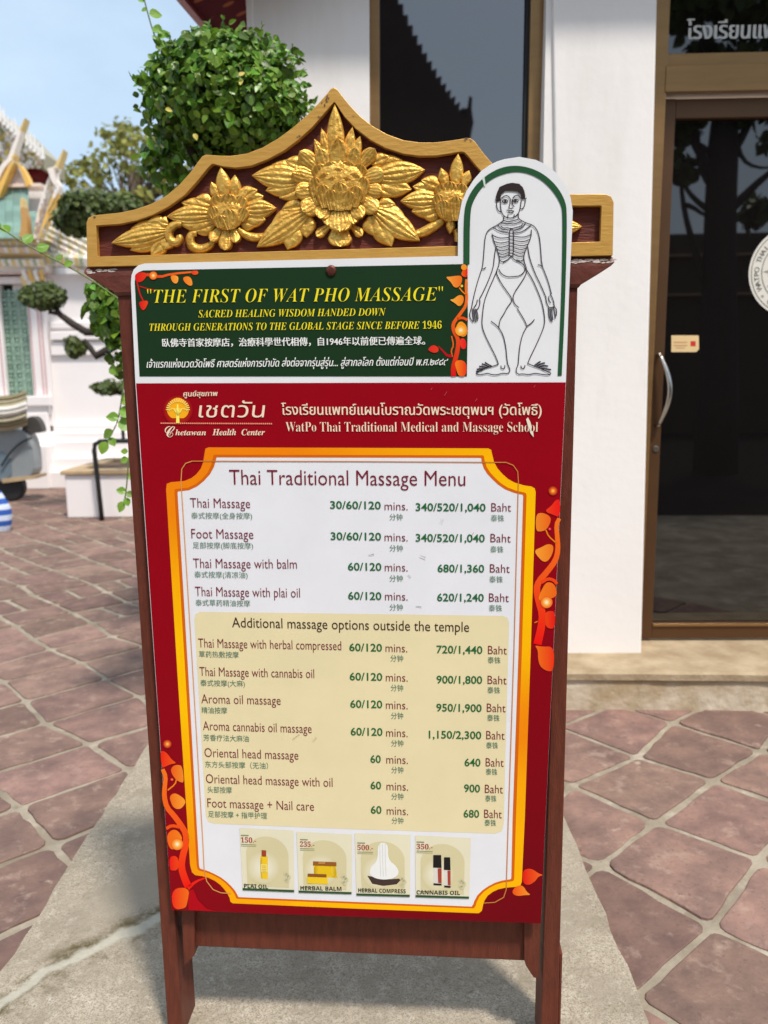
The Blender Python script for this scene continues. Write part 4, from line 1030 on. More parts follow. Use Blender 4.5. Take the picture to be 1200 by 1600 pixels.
# --- anatomical line drawing
def figure():
    mb = MB(); C = lambda pts: [(730+x/4.707, 260+y/4.707) for x, y in pts]
    ink = lin((58, 52, 56)); w = W2
    lines = [
        [(265,400),(215,435),(165,460),(140,490),(128,550),(122,650),(113,740),(95,790),(70,870),(45,970),(32,1040)], [(112,755),(125,752),(138,742)],
        [(212,590),(200,660),(193,740),(160,830),(120,920),(90,975)], [(32,1040),(18,1080),(20,1110),(30,1130),(45,1145)], [(38,1045),(40,1090),(48,1140)],
        [(48,1042),(52,1090),(62,1148)], [(58,1045),(65,1095),(75,1140)], [(66,1050),(78,1090),(80,1125)], [(90,975),(95,1000),(85,1040),(68,1055)], [(75,980),(70,1010),(55,1030),(48,1040)],
        [(385,390),(430,415),(480,430),(510,460),(530,510),(540,600),(548,725),(575,790),(600,860),(620,940)], [(445,590),(460,680),(500,790),(545,880),(578,960)], [(520,723),(535,725),(550,735)],
        [(578,955),(582,1000),(600,1035)], [(610,935),(635,985),(640,1030),(659,1055),(655,1100)], [(598,1040),(600,1100),(615,1140)], [(610,1040),(612,1095),(625,1145)], [(622,1040),(625,1090),(630,1130)], [(632,1030),(645,1080),(648,1120)], [(600,955),(600,985),(615,1005)],
        [(596,1040),(640,1035)], [(270,365),(268,385),(262,400)], [(378,350),(375,375),(388,392)],
        [(265,395),(300,408),(330,400),(375,390)], [(250,415),(290,425),(310,420),(340,425),(400,405)], [(245,435),(265,455),(295,450),(320,458),(350,452),(395,440),(410,420)],
        [(225,430),(250,462),(305,468)], [(188,445),(240,480),(308,490)], [(430,415),(400,455),(345,472)], [(470,432),(410,480),(345,492)],
        [(182,495),(188,520),(195,550),(212,590),(225,630),(238,670),(235,720),(215,775),(220,800),(250,860),(300,930),(325,965),(330,990),(300,1030),(290,1045)],
        [(472,465),(470,520),(440,590),(420,640),(415,690),(440,760),(430,800),(400,850),(345,930),(335,975),(350,1015),(380,1038)],
        [(310,655),(310,475),(316,462),(334,462),(341,475),(341,655),(325,660),(310,655)],
        [(262,708),(300,685),(325,658),(350,690),(395,705),(425,735),(425,770),(390,805),(330,812),(290,812),(250,790),(232,755)],
        [(235,720),(205,800),(160,900),(125,990),(112,1090),(107,1170),(130,1240),(175,1330),(215,1410),(230,1455)], [(290,1045),(270,1085),(240,1130),(232,1185)], [(175,1138),(205,1160),(232,1185)], [(232,1185),(265,1240),(285,1330),(290,1400),(298,1455)],
        [(430,750),(480,830),(520,920),(550,1000),(568,1090),(570,1160),(545,1230),(500,1330),(460,1410),(445,1450)], [(368,1045),(390,1080),(420,1130),(440,1175)], [(495,1125),(470,1155),(440,1175)], [(440,1175),(405,1240),(385,1330),(375,1455)],
        [(230,1455),(190,1470),(140,1480),(100,1500),(65,1520),(75,1532),(110,1530),(150,1520),(180,1532),(220,1533),(260,1520),(300,1525),(318,1500),(298,1455)], [(248,1465),(250,1485),(265,1490),(277,1480),(277,1462)],
        [(445,1450),(490,1468),(540,1485),(590,1510),(620,1520),(600,1535),(540,1528),(500,1520),(450,1533),(410,1525),(370,1530),(357,1500),(375,1455)], [(395,1465),(398,1483),(410,1488),(422,1480),(425,1462)],
        [(245,235),(245,290),(250,330),(268,365),(300,380),(340,378),(375,350),(390,310),(398,250)], [(240,250),(218,255),(215,290),(225,320),(240,335),(250,330)], [(400,235),(425,235),(428,260),(418,300),(400,315),(392,310)],
        [(250,235),(275,215),(300,215),(318,240)], [(335,235),(350,215),(375,212),(392,235)], [(255,255),(275,240),(300,250),(295,265),(270,268),(255,255)], [(335,252),(355,238),(378,245),(370,262),(345,262),(335,252)],
        [(318,240),(315,280),(305,300),(315,312),(335,306)], [(330,240),(332,280),(347,297)], [(290,320),(310,330),(325,325),(345,330)], [(300,335),(320,345),(340,332)], [(298,375),(300,355)], [(345,372),(345,352)], [(205,245),(218,258)], [(437,232),(425,240)]]
    for a in lines: ribbon(mb, C(a), 1.45, w, ink)
    L = [(185,505),(195,550),(208,585),(218,612),(225,638),(232,662),(238,688)]; Sx = [(310,522),(310,552),(310,578),(310,604),(310,630),(308,650),(290,690)]
    for a, b in zip(L, Sx): ribbon(mb, C([a, ((a[0]*.6+b[0]*.4), (a[1]+b[1])/2+16), b]), 1.4, w+.0002, ink, 2)
    Rr = [(471,500),(464,535),(450,570),(434,600),(424,628),(419,655),(416,682)]; Sr = [(342,515),(342,545),(342,572),(342,598),(342,625),(342,648),(362,685)]
    for a, b in zip(Rr, Sr): ribbon(mb, C([a, ((a[0]*.6+b[0]*.4), (a[1]+b[1])/2+15), b]), 1.4, w+.0002, ink, 2)
    for y in range(490, 655, 25): ribbon(mb, C([(310, y), (341, y+2)]), 1.3, w+.0003, ink, 0)
    for t in ([(180,1470),(150,1455),(130,1440)],[(165,1475),(130,1462),(108,1450)],[(150,1480),(115,1475),(88,1470)],[(130,1487),(95,1490),(70,1492)],[(115,1495),(85,1505),(65,1510)],
              [(495,1465),(520,1445),(540,1435)],[(510,1470),(545,1450),(572,1445)],[(525,1478),(560,1465),(595,1468)],[(545,1485),(585,1490),(617,1495)]):
        ribbon(mb, C(t), 2.2, w, ink)
    flat(mb, C([(215,252),(210,222),(220,190),(232,165),(236,152),(262,140),(290,128),(330,120),(385,128),(392,138),(408,152),(420,180),(428,220),(425,238),(398,242),(393,205),(370,185),(330,180),(280,180),(250,205),(243,250)]), w+.0003, lin((52, 42, 42)))
    for x, y in ((280, 254), (355, 250)): disc(mb, 730+x/4.707, 260+y/4.707, 2.0, w+.0003, ink)
    mb.build('body_drawing', M['print'], sheet)
figure()

# --- lettering
def math_alpha(up, lo, dig=None):
    def f(s):
        o = ''
        for c in s:
            if 'A' <= c <= 'Z': o += chr(up+ord(c)-65)
            elif 'a' <= c <= 'z': o += chr(lo+ord(c)-97)
            elif dig and '0' <= c <= '9': o += chr(dig+ord(c)-48)
            else: o += c
        return o
    return f
BI = math_alpha(0x1D468, 0x1D482, 0x1D7CE); BS = math_alpha(0x1D400, 0x1D41A, 0x1D7CE); SCR = math_alpha(0x1D4D0, 0x1D4EA); SANSB = math_alpha(0x1D5D4, 0x1D5EE, 0x1D7EC)
_cache = {}
def glyphs(txt, offset=0.0, res=3):
    k = (txt, offset)
    if k not in _cache:
        c = bpy.data.curves.new('lettering', 'FONT'); c.body = txt; c.size = 1.0; c.offset = offset; c.resolution_u = res
        o = bpy.data.objects.new('lettering', c); COL.objects.link(o)
        me = o.to_mesh()
        vs = [v.co.copy() for v in me.vertices]; fs = [list(p.vertices) for p in me.polygons]
        o.to_mesh_clear(); bpy.data.objects.remove(o); bpy.data.curves.remove(c)
        _cache[k] = (vs, fs)
    return _cache[k]
def write(mb, txt, a, b, cap, w, col, ref='H', offset=0.0, skew=0.0, PP=None, bold=0):
    """text from photo point a to photo point b (baseline), capital height in photo pixels"""
    PP = PP or P
    vs, fs = glyphs(txt, offset)
    if not vs: return
    rv, _ = glyphs(ref, offset)
    ch = max(v.y for v in rv)-min(0, min(v.y for v in rv))*0
    x0, x1 = min(v.x for v in vs), max(v.x for v in vs)
    A, Bq = PP(a[0], a[1], w), PP(b[0], b[1], w)
    up = PP(a[0], a[1]-cap, w)-A
    H = up.length/ch
    ex = (Bq-A)/(x1-x0)
    if bold:
        for sh in (-.5, .5): write(mb, txt, (a[0]+sh*bold, a[1]), (b[0]+sh*bold, b[1]), cap, w+(.0002 if sh > 0 else 0), col, ref, offset, skew, PP)
        return
    out = [A+ex*(v.x-x0)+Vector((0, 0, H*v.y))+ex.normalized()*(skew*v.y*H) for v in vs]
    mb.add(out, fs, col)

YL = lin((246, 226, 40)); CRM = lin((246, 222, 196)); MAR = lin((122, 30, 48)); GRN = lin((40, 104, 56)); GRY = lin((92, 128, 104)); BLK = lin((64, 44, 28)); WHT = lin((240, 240, 236))
def header_text():
    mb = MB(); w = W3
    write(mb, BI('"THE FIRST OF WAT PHO MASSAGE"'), (231, 473.4), (692, 469.7), 20.3, w, YL, ref=BI('H'), offset=-.012)
    write(mb, BI('SACRED HEALING WISDOM HANDED DOWN'), (310, 496), (603, 493), 11.3, w, YL, ref=BI('H'), offset=-.008)
    write(mb, BI('THROUGH GENERATIONS TO THE GLOBAL STAGE SINCE BEFORE 1946'), (234, 517), (690, 513.4), 11.2, w, YL, ref=BI('H'), offset=-.008)
    write(mb, '臥佛寺首家按摩店，治療科學世代相傳，自1946年以前便已傳遍全球。', (254, 541), (664, 537.6), 12.2, w, WHT, ref='摩', bold=.7)
    write(mb, 'เจ้าแรกแห่งนวดวัดโพธิ์ ศาสตร์แห่งการบำบัด ส่งต่อจากรุ่นสู่รุ่น... สู่สากลโลก ตั้งแต่ก่อนปี พ.ศ.๒๔๘๙', (229, 574.5), (698, 570.5), 9.0, w, WHT, ref='พ', skew=.22, bold=.4)
    mb.build('heading_lettering', M['print'], sheet)
    mb = MB()
    write(mb, 'ศูนย์สุขภาพ', (286.6, 619.5), (339.5, 618.6), 6.2, w, CRM, ref='พ', skew=.1, bold=.5)
    mb.build('health_center_lettering', M['print'], sheet); mb = MB()
    write(mb, 'เชตวัน', (310, 652), (412, 652), 18.5, w, CRM, ref='พ', skew=.16)
    write(mb, SCR('C'), (258, 683), (274, 683), 17, w, CRM, ref=SCR('C'))
    write(mb, BI('hetawan'), (274, 680), (322, 680), 9.0, w, CRM, ref=BI('h')); write(mb, BI('Health'), (332, 680), (369, 680), 9.5, w, CRM, ref=BI('H')); write(mb, BI('Center'), (377.5, 680), (414, 680), 9.5, w, CRM, ref=BI('C'))
    mb.build('health_center_lettering', M['print'], sheet); mb = MB()
    write(mb, 'โรงเรียนแพทย์แผนโบราณวัดพระเชตุพนฯ (วัดโพธิ์)', (440, 648), (846, 648.4), 12.4, w, CRM, ref='พ', bold=.5)
    write(mb, BS('WatPo Thai Traditional Medical and Massage School'), (446.6, 674.2), (840.5, 674.6), 14.6, w, CRM, ref=BS('H'), offset=-.012)
    mb.build('school_lettering', M['print'], sheet); mb = MB()
    n = 58
    for k in range(n): disc(mb, 252+172*k/(n-1), 661.2+.8*k/(n-1), 1.25, w, lin((244, 150, 120)), n=8)
    mb.build('dotted_rule', M['print'], sheet); mb = MB()
    # scratches in the ink
    flat(mb, [(822, 655), (825, 652), (829, 660), (831, 668), (829, 674), (825, 666)], w+.0005, lin((236, 226, 206))); mb.build('scratch', M['print'], sheet); mb = MB(); flat(mb, [(827, 672), (833, 674), (834, 683), (831, 680), (829, 677)], w+.0005, lin((236, 226, 206)))
    for x, y, l in [(698, 612, 6), (675, 606, 3), (745, 623, 4), (836, 602, 3), (740, 832, 3)]:
        mb.build('scratch', M['print'], sheet); mb = MB(); flat(mb, [(x, y), (x+1, y-.6), (x-l*.5, y+l), (x-l*.5-.8, y+l)], w+.0005, lin((196, 90, 96)))
    mb.build('scratch', M['print'], sheet)
    # bodhi tree emblem
    mb = MB(); c = (278, 640)
    glow(mb, 278, 641, 24, W2, lin((236, 120, 20)), lin((200, 50, 20)), RED)
    hrt = []
    for k in range(30):
        t = 2*pi*k/30; r = 17.5*(1+.16*max(0, -sin(t))**6)
        hrt.append((c[0]+r*cos(t)*.98, c[1]+r*sin(t)*.92+(0 if sin(t) > 0 else 0)))
    flat(mb, [(x, min(y, 653.5)) for x, y in hrt], W3, lin((250, 176, 30)))
    flat(mb, [(276.4, 632), (278.6, 632), (280.6, 661), (275, 661)], W4, lin((255, 240, 110)))
    for k in range(-4, 5):
        if k: ribbon(mb, [(278, 650), (278+k*2.2, 640-abs(k)), (278+k*3.6, 636+abs(k)*1.6)], 1.0, W4, lin((255, 232, 100)))
    for t in range(16):
        a = pi+pi*t/15; ribbon(mb, [(c[0]+13*cos(a), c[1]+12*sin(a)), (c[0]+18.6*cos(a), c[1]+17.4*sin(a))], 1.6, W4, lin((255, 220, 110)), 0)
    mb.build('tree_emblem', M['print'], sheet)
    mb = MB(); write(mb, 'Thai Traditional Massage Menu', (358.7, 757), (727, 759.3), 23, w, MAR, offset=-.004); mb.build('menu_title', M['print'], sheet)
    mb = MB(); write(mb, 'Additional massage options outside the temple', (362.7, 980), (733, 987.4), 15.4, W3, BLK, offset=-.002); mb.build('options_title', M['print'], sheet)
header_text()

ROWS = [
 ('Thai Massage', (297.3,792.8),(391,793.9), '泰式按摩(全身按摩)',(299,809.5),(394,810.2), '30/60/120',(516,794.6),(595,795.6), (601,797),(637,797.4),(608.6,812),(629,812.2), '340/520/1,040',(649.5,798),(758.7,798.8),(767.6,799),(798.6,799.3),(767,813.6),(787.5,814)),
 ('Foot Massage', (299.2,841),(396,842), '足部按摩(脚底按摩)',(301.3,856),(395.5,856.8), '30/60/120',(516.8,843.4),(595.6,844.3), (601,845.3),(637,846),(608.6,860.6),(629.5,861), '340/520/1,040',(649.5,846),(757.4,847),(766.3,847),(798,847.6),(766,862.4),(786.6,862.8)),
 ('Thai Massage with balm', (302,887.2),(464,888.6), '泰式按摩(清凉油)',(304,901.6),(387,902.6), '60/120',(543.7,891),(596,891.6), (601.3,892.5),(637,893),(608.6,907.8),(629.5,908), '680/1,360',(683.7,893.7),(756.5,894.4),(765.4,894.4),(796.4,895),(764.7,909.3),(785.6,909.7)),
 ('Thai Massage with plai oil', (305,931.2),(468.8,933.6), '泰式草药精油按摩',(305.6,945.6),(391,947), '60/120',(544,936.5),(596,937.2), (601.6,937.8),(637,938.4),(608.8,953),(629.5,953.3), '620/1,240',(683,939),(755.9,939.8),(764,940),(795,940.6),(763.8,954.2),(784.4,954.6)),
 ('Thai Massage with herbal compressed', (310,1011.5),(533.3,1016), '草药热敷按摩',(311,1026.2),(373,1027.4), '60/120',(545.8,1017),(597,1018), (602.5,1018.6),(636.4,1019.4),(610,1032.7),(630,1033.2), '720/1,440',(682,1020.4),(753.7,1021.6),(762.4,1022),(791.8,1022.6),(762,1035.4),(782,1036)),
 ('Thai Massage with cannabis oil', (312,1056),(491,1059.6), '泰式按摩(大麻)',(313.3,1071),(382.7,1072.4), '60/120',(546.4,1062.7),(597.4,1063.6), (603,1064.5),(637,1065.2),(610.6,1078.9),(630,1079.4), '900/1,800',(682,1067.5),(753.4,1068.4),(761.8,1068.7),(791.5,1069.4),(761.5,1082.4),(781.3,1083)),
 ('Aroma oil massage', (314.7,1098.7),(438.7,1101.4), '精油按摩',(315,1113.6),(355,1114.4), '60/120',(547.3,1105.6),(597.4,1106.5), (603,1107.7),(637,1108.4),(611,1122.4),(630,1122.8), '950/1,900',(681.7,1111.3),(752.5,1112.4),(760.6,1112.2),(790,1113),(761,1125.8),(780.5,1126.3)),
 ('Aroma cannabis oil massage', (317.3,1140.8),(487,1145.6), '芳香疗法大麻油',(318,1156.6),(389,1158.4), '60/120',(548,1148.8),(597.7,1149.6), (603.4,1151),(637,1151.8),(611.2,1165.3),(630.4,1165.8), '1,150/2,300',(670,1153.4),(752,1154.8),(759.7,1155),(788.5,1155.8),(759.7,1168.7),(778,1169.2)),
 ('Oriental head massage', (319.7,1182.7),(466.4,1187), '东方头部按摩（无油）',(320.5,1198.2),(419,1200.8), '60',(578.8,1191.7),(595,1192), (603.7,1193),(637.3,1193.8),(611.5,1207),(630.4,1207.5), '640',(725.8,1197),(750.7,1197.4),(758.8,1197.5),(787,1198.2),(759,1210),(777,1210.5)),
 ('Oriental head massage with oil', (322,1223.5),(519.7,1229.6), '头部按摩',(324.3,1237.8),(362.4,1238.8), '60',(579,1232.8),(595.6,1233.2), (604,1234.7),(637.6,1235.5),(611.5,1248.5),(630.4,1249), '900',(725,1237.4),(750,1238),(757.6,1239),(785.8,1239.8),(758,1251.7),(775.6,1252.2)),
 ('Foot massage + Nail care', (324.3,1261.3),(490.7,1267), '足部按摩 + 指甲护理',(325.3,1276),(417.3,1279), '60',(579.4,1271),(596.2,1271.4), (604.3,1273),(637.6,1273.8),(612,1286.3),(630.4,1286.8), '680',(724.3,1277),(748.6,1277.6),(756.4,1277.9),(784,1278.7),(757,1289.7),(775,1290.2)),
]
for r in ROWS:
    mb = MB(); w = W3
    cap = 14.6 if r[1][1] < 960 else 13.9
    write(mb, r[0], r[1], r[2], cap, w, MAR, offset=-.006)
    write(mb, r[3], r[4], r[5], 9.2, w, GRY, ref='摩')
    mb.build('treatment_lettering', M['print'], sheet); mb = MB()
    write(mb, r[6], r[7], r[8], 12.0, w, GRN, ref='0', offset=.016)
    write(mb, 'mins.', r[9], r[10], 13.0, w, MAR, offset=-.006); write(mb, '分钟', r[11], r[12], 9.6, w, GRY, ref='摩')
    mb.build('duration_lettering', M['print'], sheet); mb = MB()
    write(mb, r[13], r[14], r[15], 12.0, w, GRN, ref='0', offset=.016)
    write(mb, 'Baht', r[16], r[17], 13.0, w, MAR, offset=-.006); write(mb, '泰铢', r[18], r[19], 9.6, w, GRY, ref='摩')
    mb.build('price_lettering', M['print'], sheet)

def products():
    C = lambda pts: [(340+x/2.857, 1280+y/2.857) for x, y in pts]
    cards = [([(98,38),(338,50),(342,326),(112,317)], 'PLAI OIL', (118,306),(225,311), '150.-', (104,103),(172,106)),
             ([(352,55),(600,68),(598,335),(362,328)], 'HERBAL BALM', (370,316),(553,320), '235.-', (368,122),(432,124)),
             ([(612,62),(860,70),(858,347),(620,341)], 'HERBAL COMPRESS', (628,326),(840,331), '500.-', (624,137),(694,139)),
             ([(882,72),(1130,72),(1122,355),(884,348)], 'CANNABIS OIL', (888,335),(1082,338), '350.-', (888,133),(960,135))]
    cards[3][0][1] = (1130, 84)
    for q, nm, a, b, pr, pa, pb in cards:
        mb = MB(); Q = C(q)
        mix = lambda s, t: ((Q[0][0]*(1-s)+Q[1][0]*s)*(1-t)+(Q[3][0]*(1-s)+Q[2][0]*s)*t, (Q[0][1]*(1-s)+Q[1][1]*s)*(1-t)+(Q[3][1]*(1-s)+Q[2][1]*s)*t)
        flat(mb, Q, W3, lin((228, 222, 194)))
        arch = [mix(.5-.40*cos(pi*k/16), .42-.30*sin(pi*k/16)) for k in range(17)]
        flat(mb, [mix(.1, .93)]+arch+[mix(.9, .93)], W3+.0003, lin((214, 204, 162)))
        glow(mb, *mix(.42, .62), 26, W3+.0005, lin((238, 234, 220)), lin((230, 224, 198)), lin((214, 204, 162)))
        flat(mb, [mix(0, .965), mix(1, .965), mix(1, 1), mix(0, 1)], W3+.0006, lin((52, 82, 44)))
        (ax, ay), (bx, by) = C([a])[0], C([b])[0]
        write(mb, SANSB(nm), (ax, ay), (bx, by), 6.2, W4, lin((46, 50, 34)), ref=SANSB('H'))
        (ax, ay), (bx, by) = C([pa])[0], C([pb])[0]
        write(mb, BS(pr), (ax, ay), (bx, by), 8.2, W4, lin((170, 60, 56)), ref=BS('1'))
        ribbon(mb, [(ax, ay+3), (bx, by+3.2)], .8, W4, lin((120, 130, 90)), 0); ribbon(mb, [(ax, ay+5.5), (bx, by+5.7)], .8, W4, lin((160, 160, 120)), 0); ribbon(mb, [(ax, ay-11), (ax+12, ay-10.6)], 1.4, W4, lin((130, 140, 100)), 0)
        w = W4
        for k in range(3): ribbon(mb, [mix(.06, .905+.0*k), mix(.28, .905)], .8, W4, lin((140, 140, 110)), 0)
        for k in range(5):
            glow(mb, *mix(.84+.03*(k % 3), .70+.03*k), 3.2, W3+.0009, lin((196, 190, 150)), lin((206, 200, 164)), lin((214, 204, 162)))
        if nm == 'PLAI OIL':
            flat(mb, C([(190,165),(224,167),(224,268),(193,266)]), w, lin((240, 200, 40))); flat(mb, C([(196,138),(217,139),(217,168),(196,167)]), w, lin((160, 70, 40))); two_tone(mb, C([(190,172),(203,170),(204,266),(193,264)]), w+.0003, lin((196,150,30)), lin((244,208,60))); flat(mb, C([(194,200),(222,202),(222,238),(194,236)]), w+.0005, lin((246, 224, 110))); [ribbon(mb, C([(198, y), (218, y+1)]), .5, w+.0008, lin((190, 140, 40)), 0) for y in (208, 216, 224, 231)]
        elif nm == 'HERBAL BALM':
            flat(mb, C([(428,205),(528,208),(534,262),(430,256)]), w, lin((232, 192, 30))); two_tone(mb, C([(430,208),(452,208),(454,256),(432,254)]), w+.0003, lin((190,146,20)), lin((236,198,40))); two_tone(mb, C([(505,210),(527,210),(530,260),(508,258)]), w+.0003, lin((240,206,60)), lin((196,156,24))); flat(mb, C([(426,188),(530,192),(530,210),(426,206)]), w+.0005, lin((150, 92, 40))); flat(mb, C([(450,190),(480,191),(480,200),(450,199)]), w+.0007, lin((190, 136, 76)))
            flat(mb, C([(400,255),(490,258),(492,290),(400,286)]), w+.0005, lin((238, 200, 40))); flat(mb, C([(402,243),(486,246),(486,260),(402,257)]), w+.0007, lin((140, 84, 40)))
        elif nm == 'HERBAL COMPRESS':
            flat(mb, C([(668,252),(720,262),(770,268),(824,264),(800,290),(740,298),(690,288)]), w, lin((70, 56, 50)))
            flat(mb, smooth(C([(714,105),(762,106),(760,180),(800,210),(812,245),(780,268),(720,270),(676,250),(682,215),(715,185)]), 2, True), w+.0004, lin((238, 238, 236)))
            for x in (724, 736, 748): ribbon(mb, C([(x, 110), (x+1, 180), (x+4, 255)]), .6, w+.0007, lin((205, 205, 202)), 0)
        else:
            for x0, x1, y0 in ((962, 1000, 160), (1010, 1040, 170)):
                flat(mb, C([(x0,y0+55),(x1,y0+55),(x1,y0+135),(x0+2,y0+133)]), w, lin((222, 216, 206))); flat(mb, C([(x0+1,y0),(x1-2,y0),(x1,y0+58),(x0,y0+56)]), w+.0004, lin((34, 32, 32)))
                flat(mb, C([(x0+(x1-x0)*.55,y0+60),(x1,y0+60),(x1,y0+125),(x0+(x1-x0)*.6,y0+124)]), w+.0005, lin((170, 70, 56)))
                flat(mb, C([(x0+2,y0+126),(x1,y0+128),(x1,y0+136),(x0+2,y0+134)]), w+.0006, lin((40, 36, 34)))
        mb.build('product_picture', M['print'], sheet)
products()

def screw():
    mb = MB(); c = P(517.5, 423, WP); n = 20
    ring = lambda r, w: [Vector((c.x+r*cos(2*pi*k/n), -w, c.z+r*sin(2*pi*k/n))) for k in range(n)]
    r0, r1, r2 = ring(.0092, WP+.0002), ring(.0086, WP+.003), ring(.005, WP+.0045)
    vs = r0+r1+r2+[Vector((c.x, -(WP+.0032), c.z))]
    fs = [[a*n+k, a*n+(k+1) % n, (a+1)*n+(k+1) % n, (a+1)*n+k] for a in (0, 1) for k in range(n)]+[[2*n+k, 2*n+(k+1) % n, 3*n] for k in range(n)]
    mb.add(vs, fs); fixn(mb.build('screw', M['steelrust'], board, smooth=True))
screw()

# door and seal writing (on the glass)
def glass_text():
    mb = MB(); B = BLD; w = -.129
    write(mb, 'โรงเรียนแพทย์แผนโบราณ', (1073, 61), (1386, 57), 21, w, lin((226, 226, 222)), ref='พ', bold=2.0, PP=B.P)
    mb.build('transom_lettering', M['print'], transom.parent)
    mb = MB(); txt = 'WATPO THAI TRADITIONAL MASSAGE SCHOOL * THAILAND * '
    R = seal_r*.77; n = len(txt)
    for k, ch in enumerate(txt):
        if ch == ' ': continue
        vs, fs = glyphs(ch); a = radians(205)-2*pi*k/n
        cx = (min(v.x for v in vs)+max(v.x for v in vs))/2; s = seal_r*.16
        rad = Vector((cos(a), 0, sin(a))); tan_ = Vector((sin(a), 0, -cos(a)))
        o = Vector((seal_c.x, -seal_w-.0012, seal_c.z))
        mb.add([o+rad*(R+v.y*s)+tan_*((v.x-cx)*s) for v in vs], fs, lin((96, 92, 86)))
    mb.build('seal_lettering', M['print'], seal_obj.parent)
glass_text()

# ------------------------------------------------------------------ vegetation
def leaf_faces(mb, p, nrm, up, size, wide=.8, fold=.25):
    """one pointed leaf: two folded halves, 6 vertices"""
    n = nrm.normalized(); t = up - n*up.dot(n)
    if t.length < 1e-4: t = n.orthogonal()
    t.normalize(); b = n.cross(t)
    L, Wd = size, size*wide*.5
    rim = [(.0, 0), (.12, .62), (.36, 1.0), (.62, .88), (.84, .45)]
    f = lambda u, v: p + t*L*u + b*Wd*v + n*(fold*Wd*abs(v) - L*.16*u*u)
    vs = [f(u, v) for u, v in rim]+[f(1, 0)]+[f(u, -v) for u, v in rim[:0:-1]]+[f(.45, 0)]
    mb.add(vs, [[0, 1, 2, 3, 4, 5, 10], [0, 10, 5, 6, 7, 8, 9]])
def rv(rr): 
    while True:
        v = Vector((rr.uniform(-1, 1), rr.uniform(-1, 1), rr.uniform(-1, 1)))
        if .05 < v.length < 1: return v.normalized()
def clump(mb, c, r, n, size, rr, shell=.55, flatb=0.0, lump=.16):
    """leaves scattered through an uneven ellipsoid volume, denser at the surface"""
    c = Vector(c); ks = [(rv(rr), rr.uniform(.5, 1)) for _ in range(9)]
    for _ in range(n):
        d = rv(rr)
        if d.z < -flatb and flatb and rr.random() < .75: d.z = -d.z*.6
        k = 1+sum(lump*a*max(0, d.dot(v))**6 for v, a in ks)-lump*.4
        rad = k*(shell+(1-shell)*rr.random()**.6)
        p = c+Vector((d.x*r[0], d.y*r[1], d.z*r[2]))*rad
        nn = (d*1.0+rv(rr)*.75+Vector((0, -.1, .25))).normalized()
        leaf_faces(mb, p, nn, rv(rr)+Vector((0, 0, -.5)), size*rr.uniform(.5, 1.3), rr.uniform(.65, .98), rr.uniform(.0, .5))

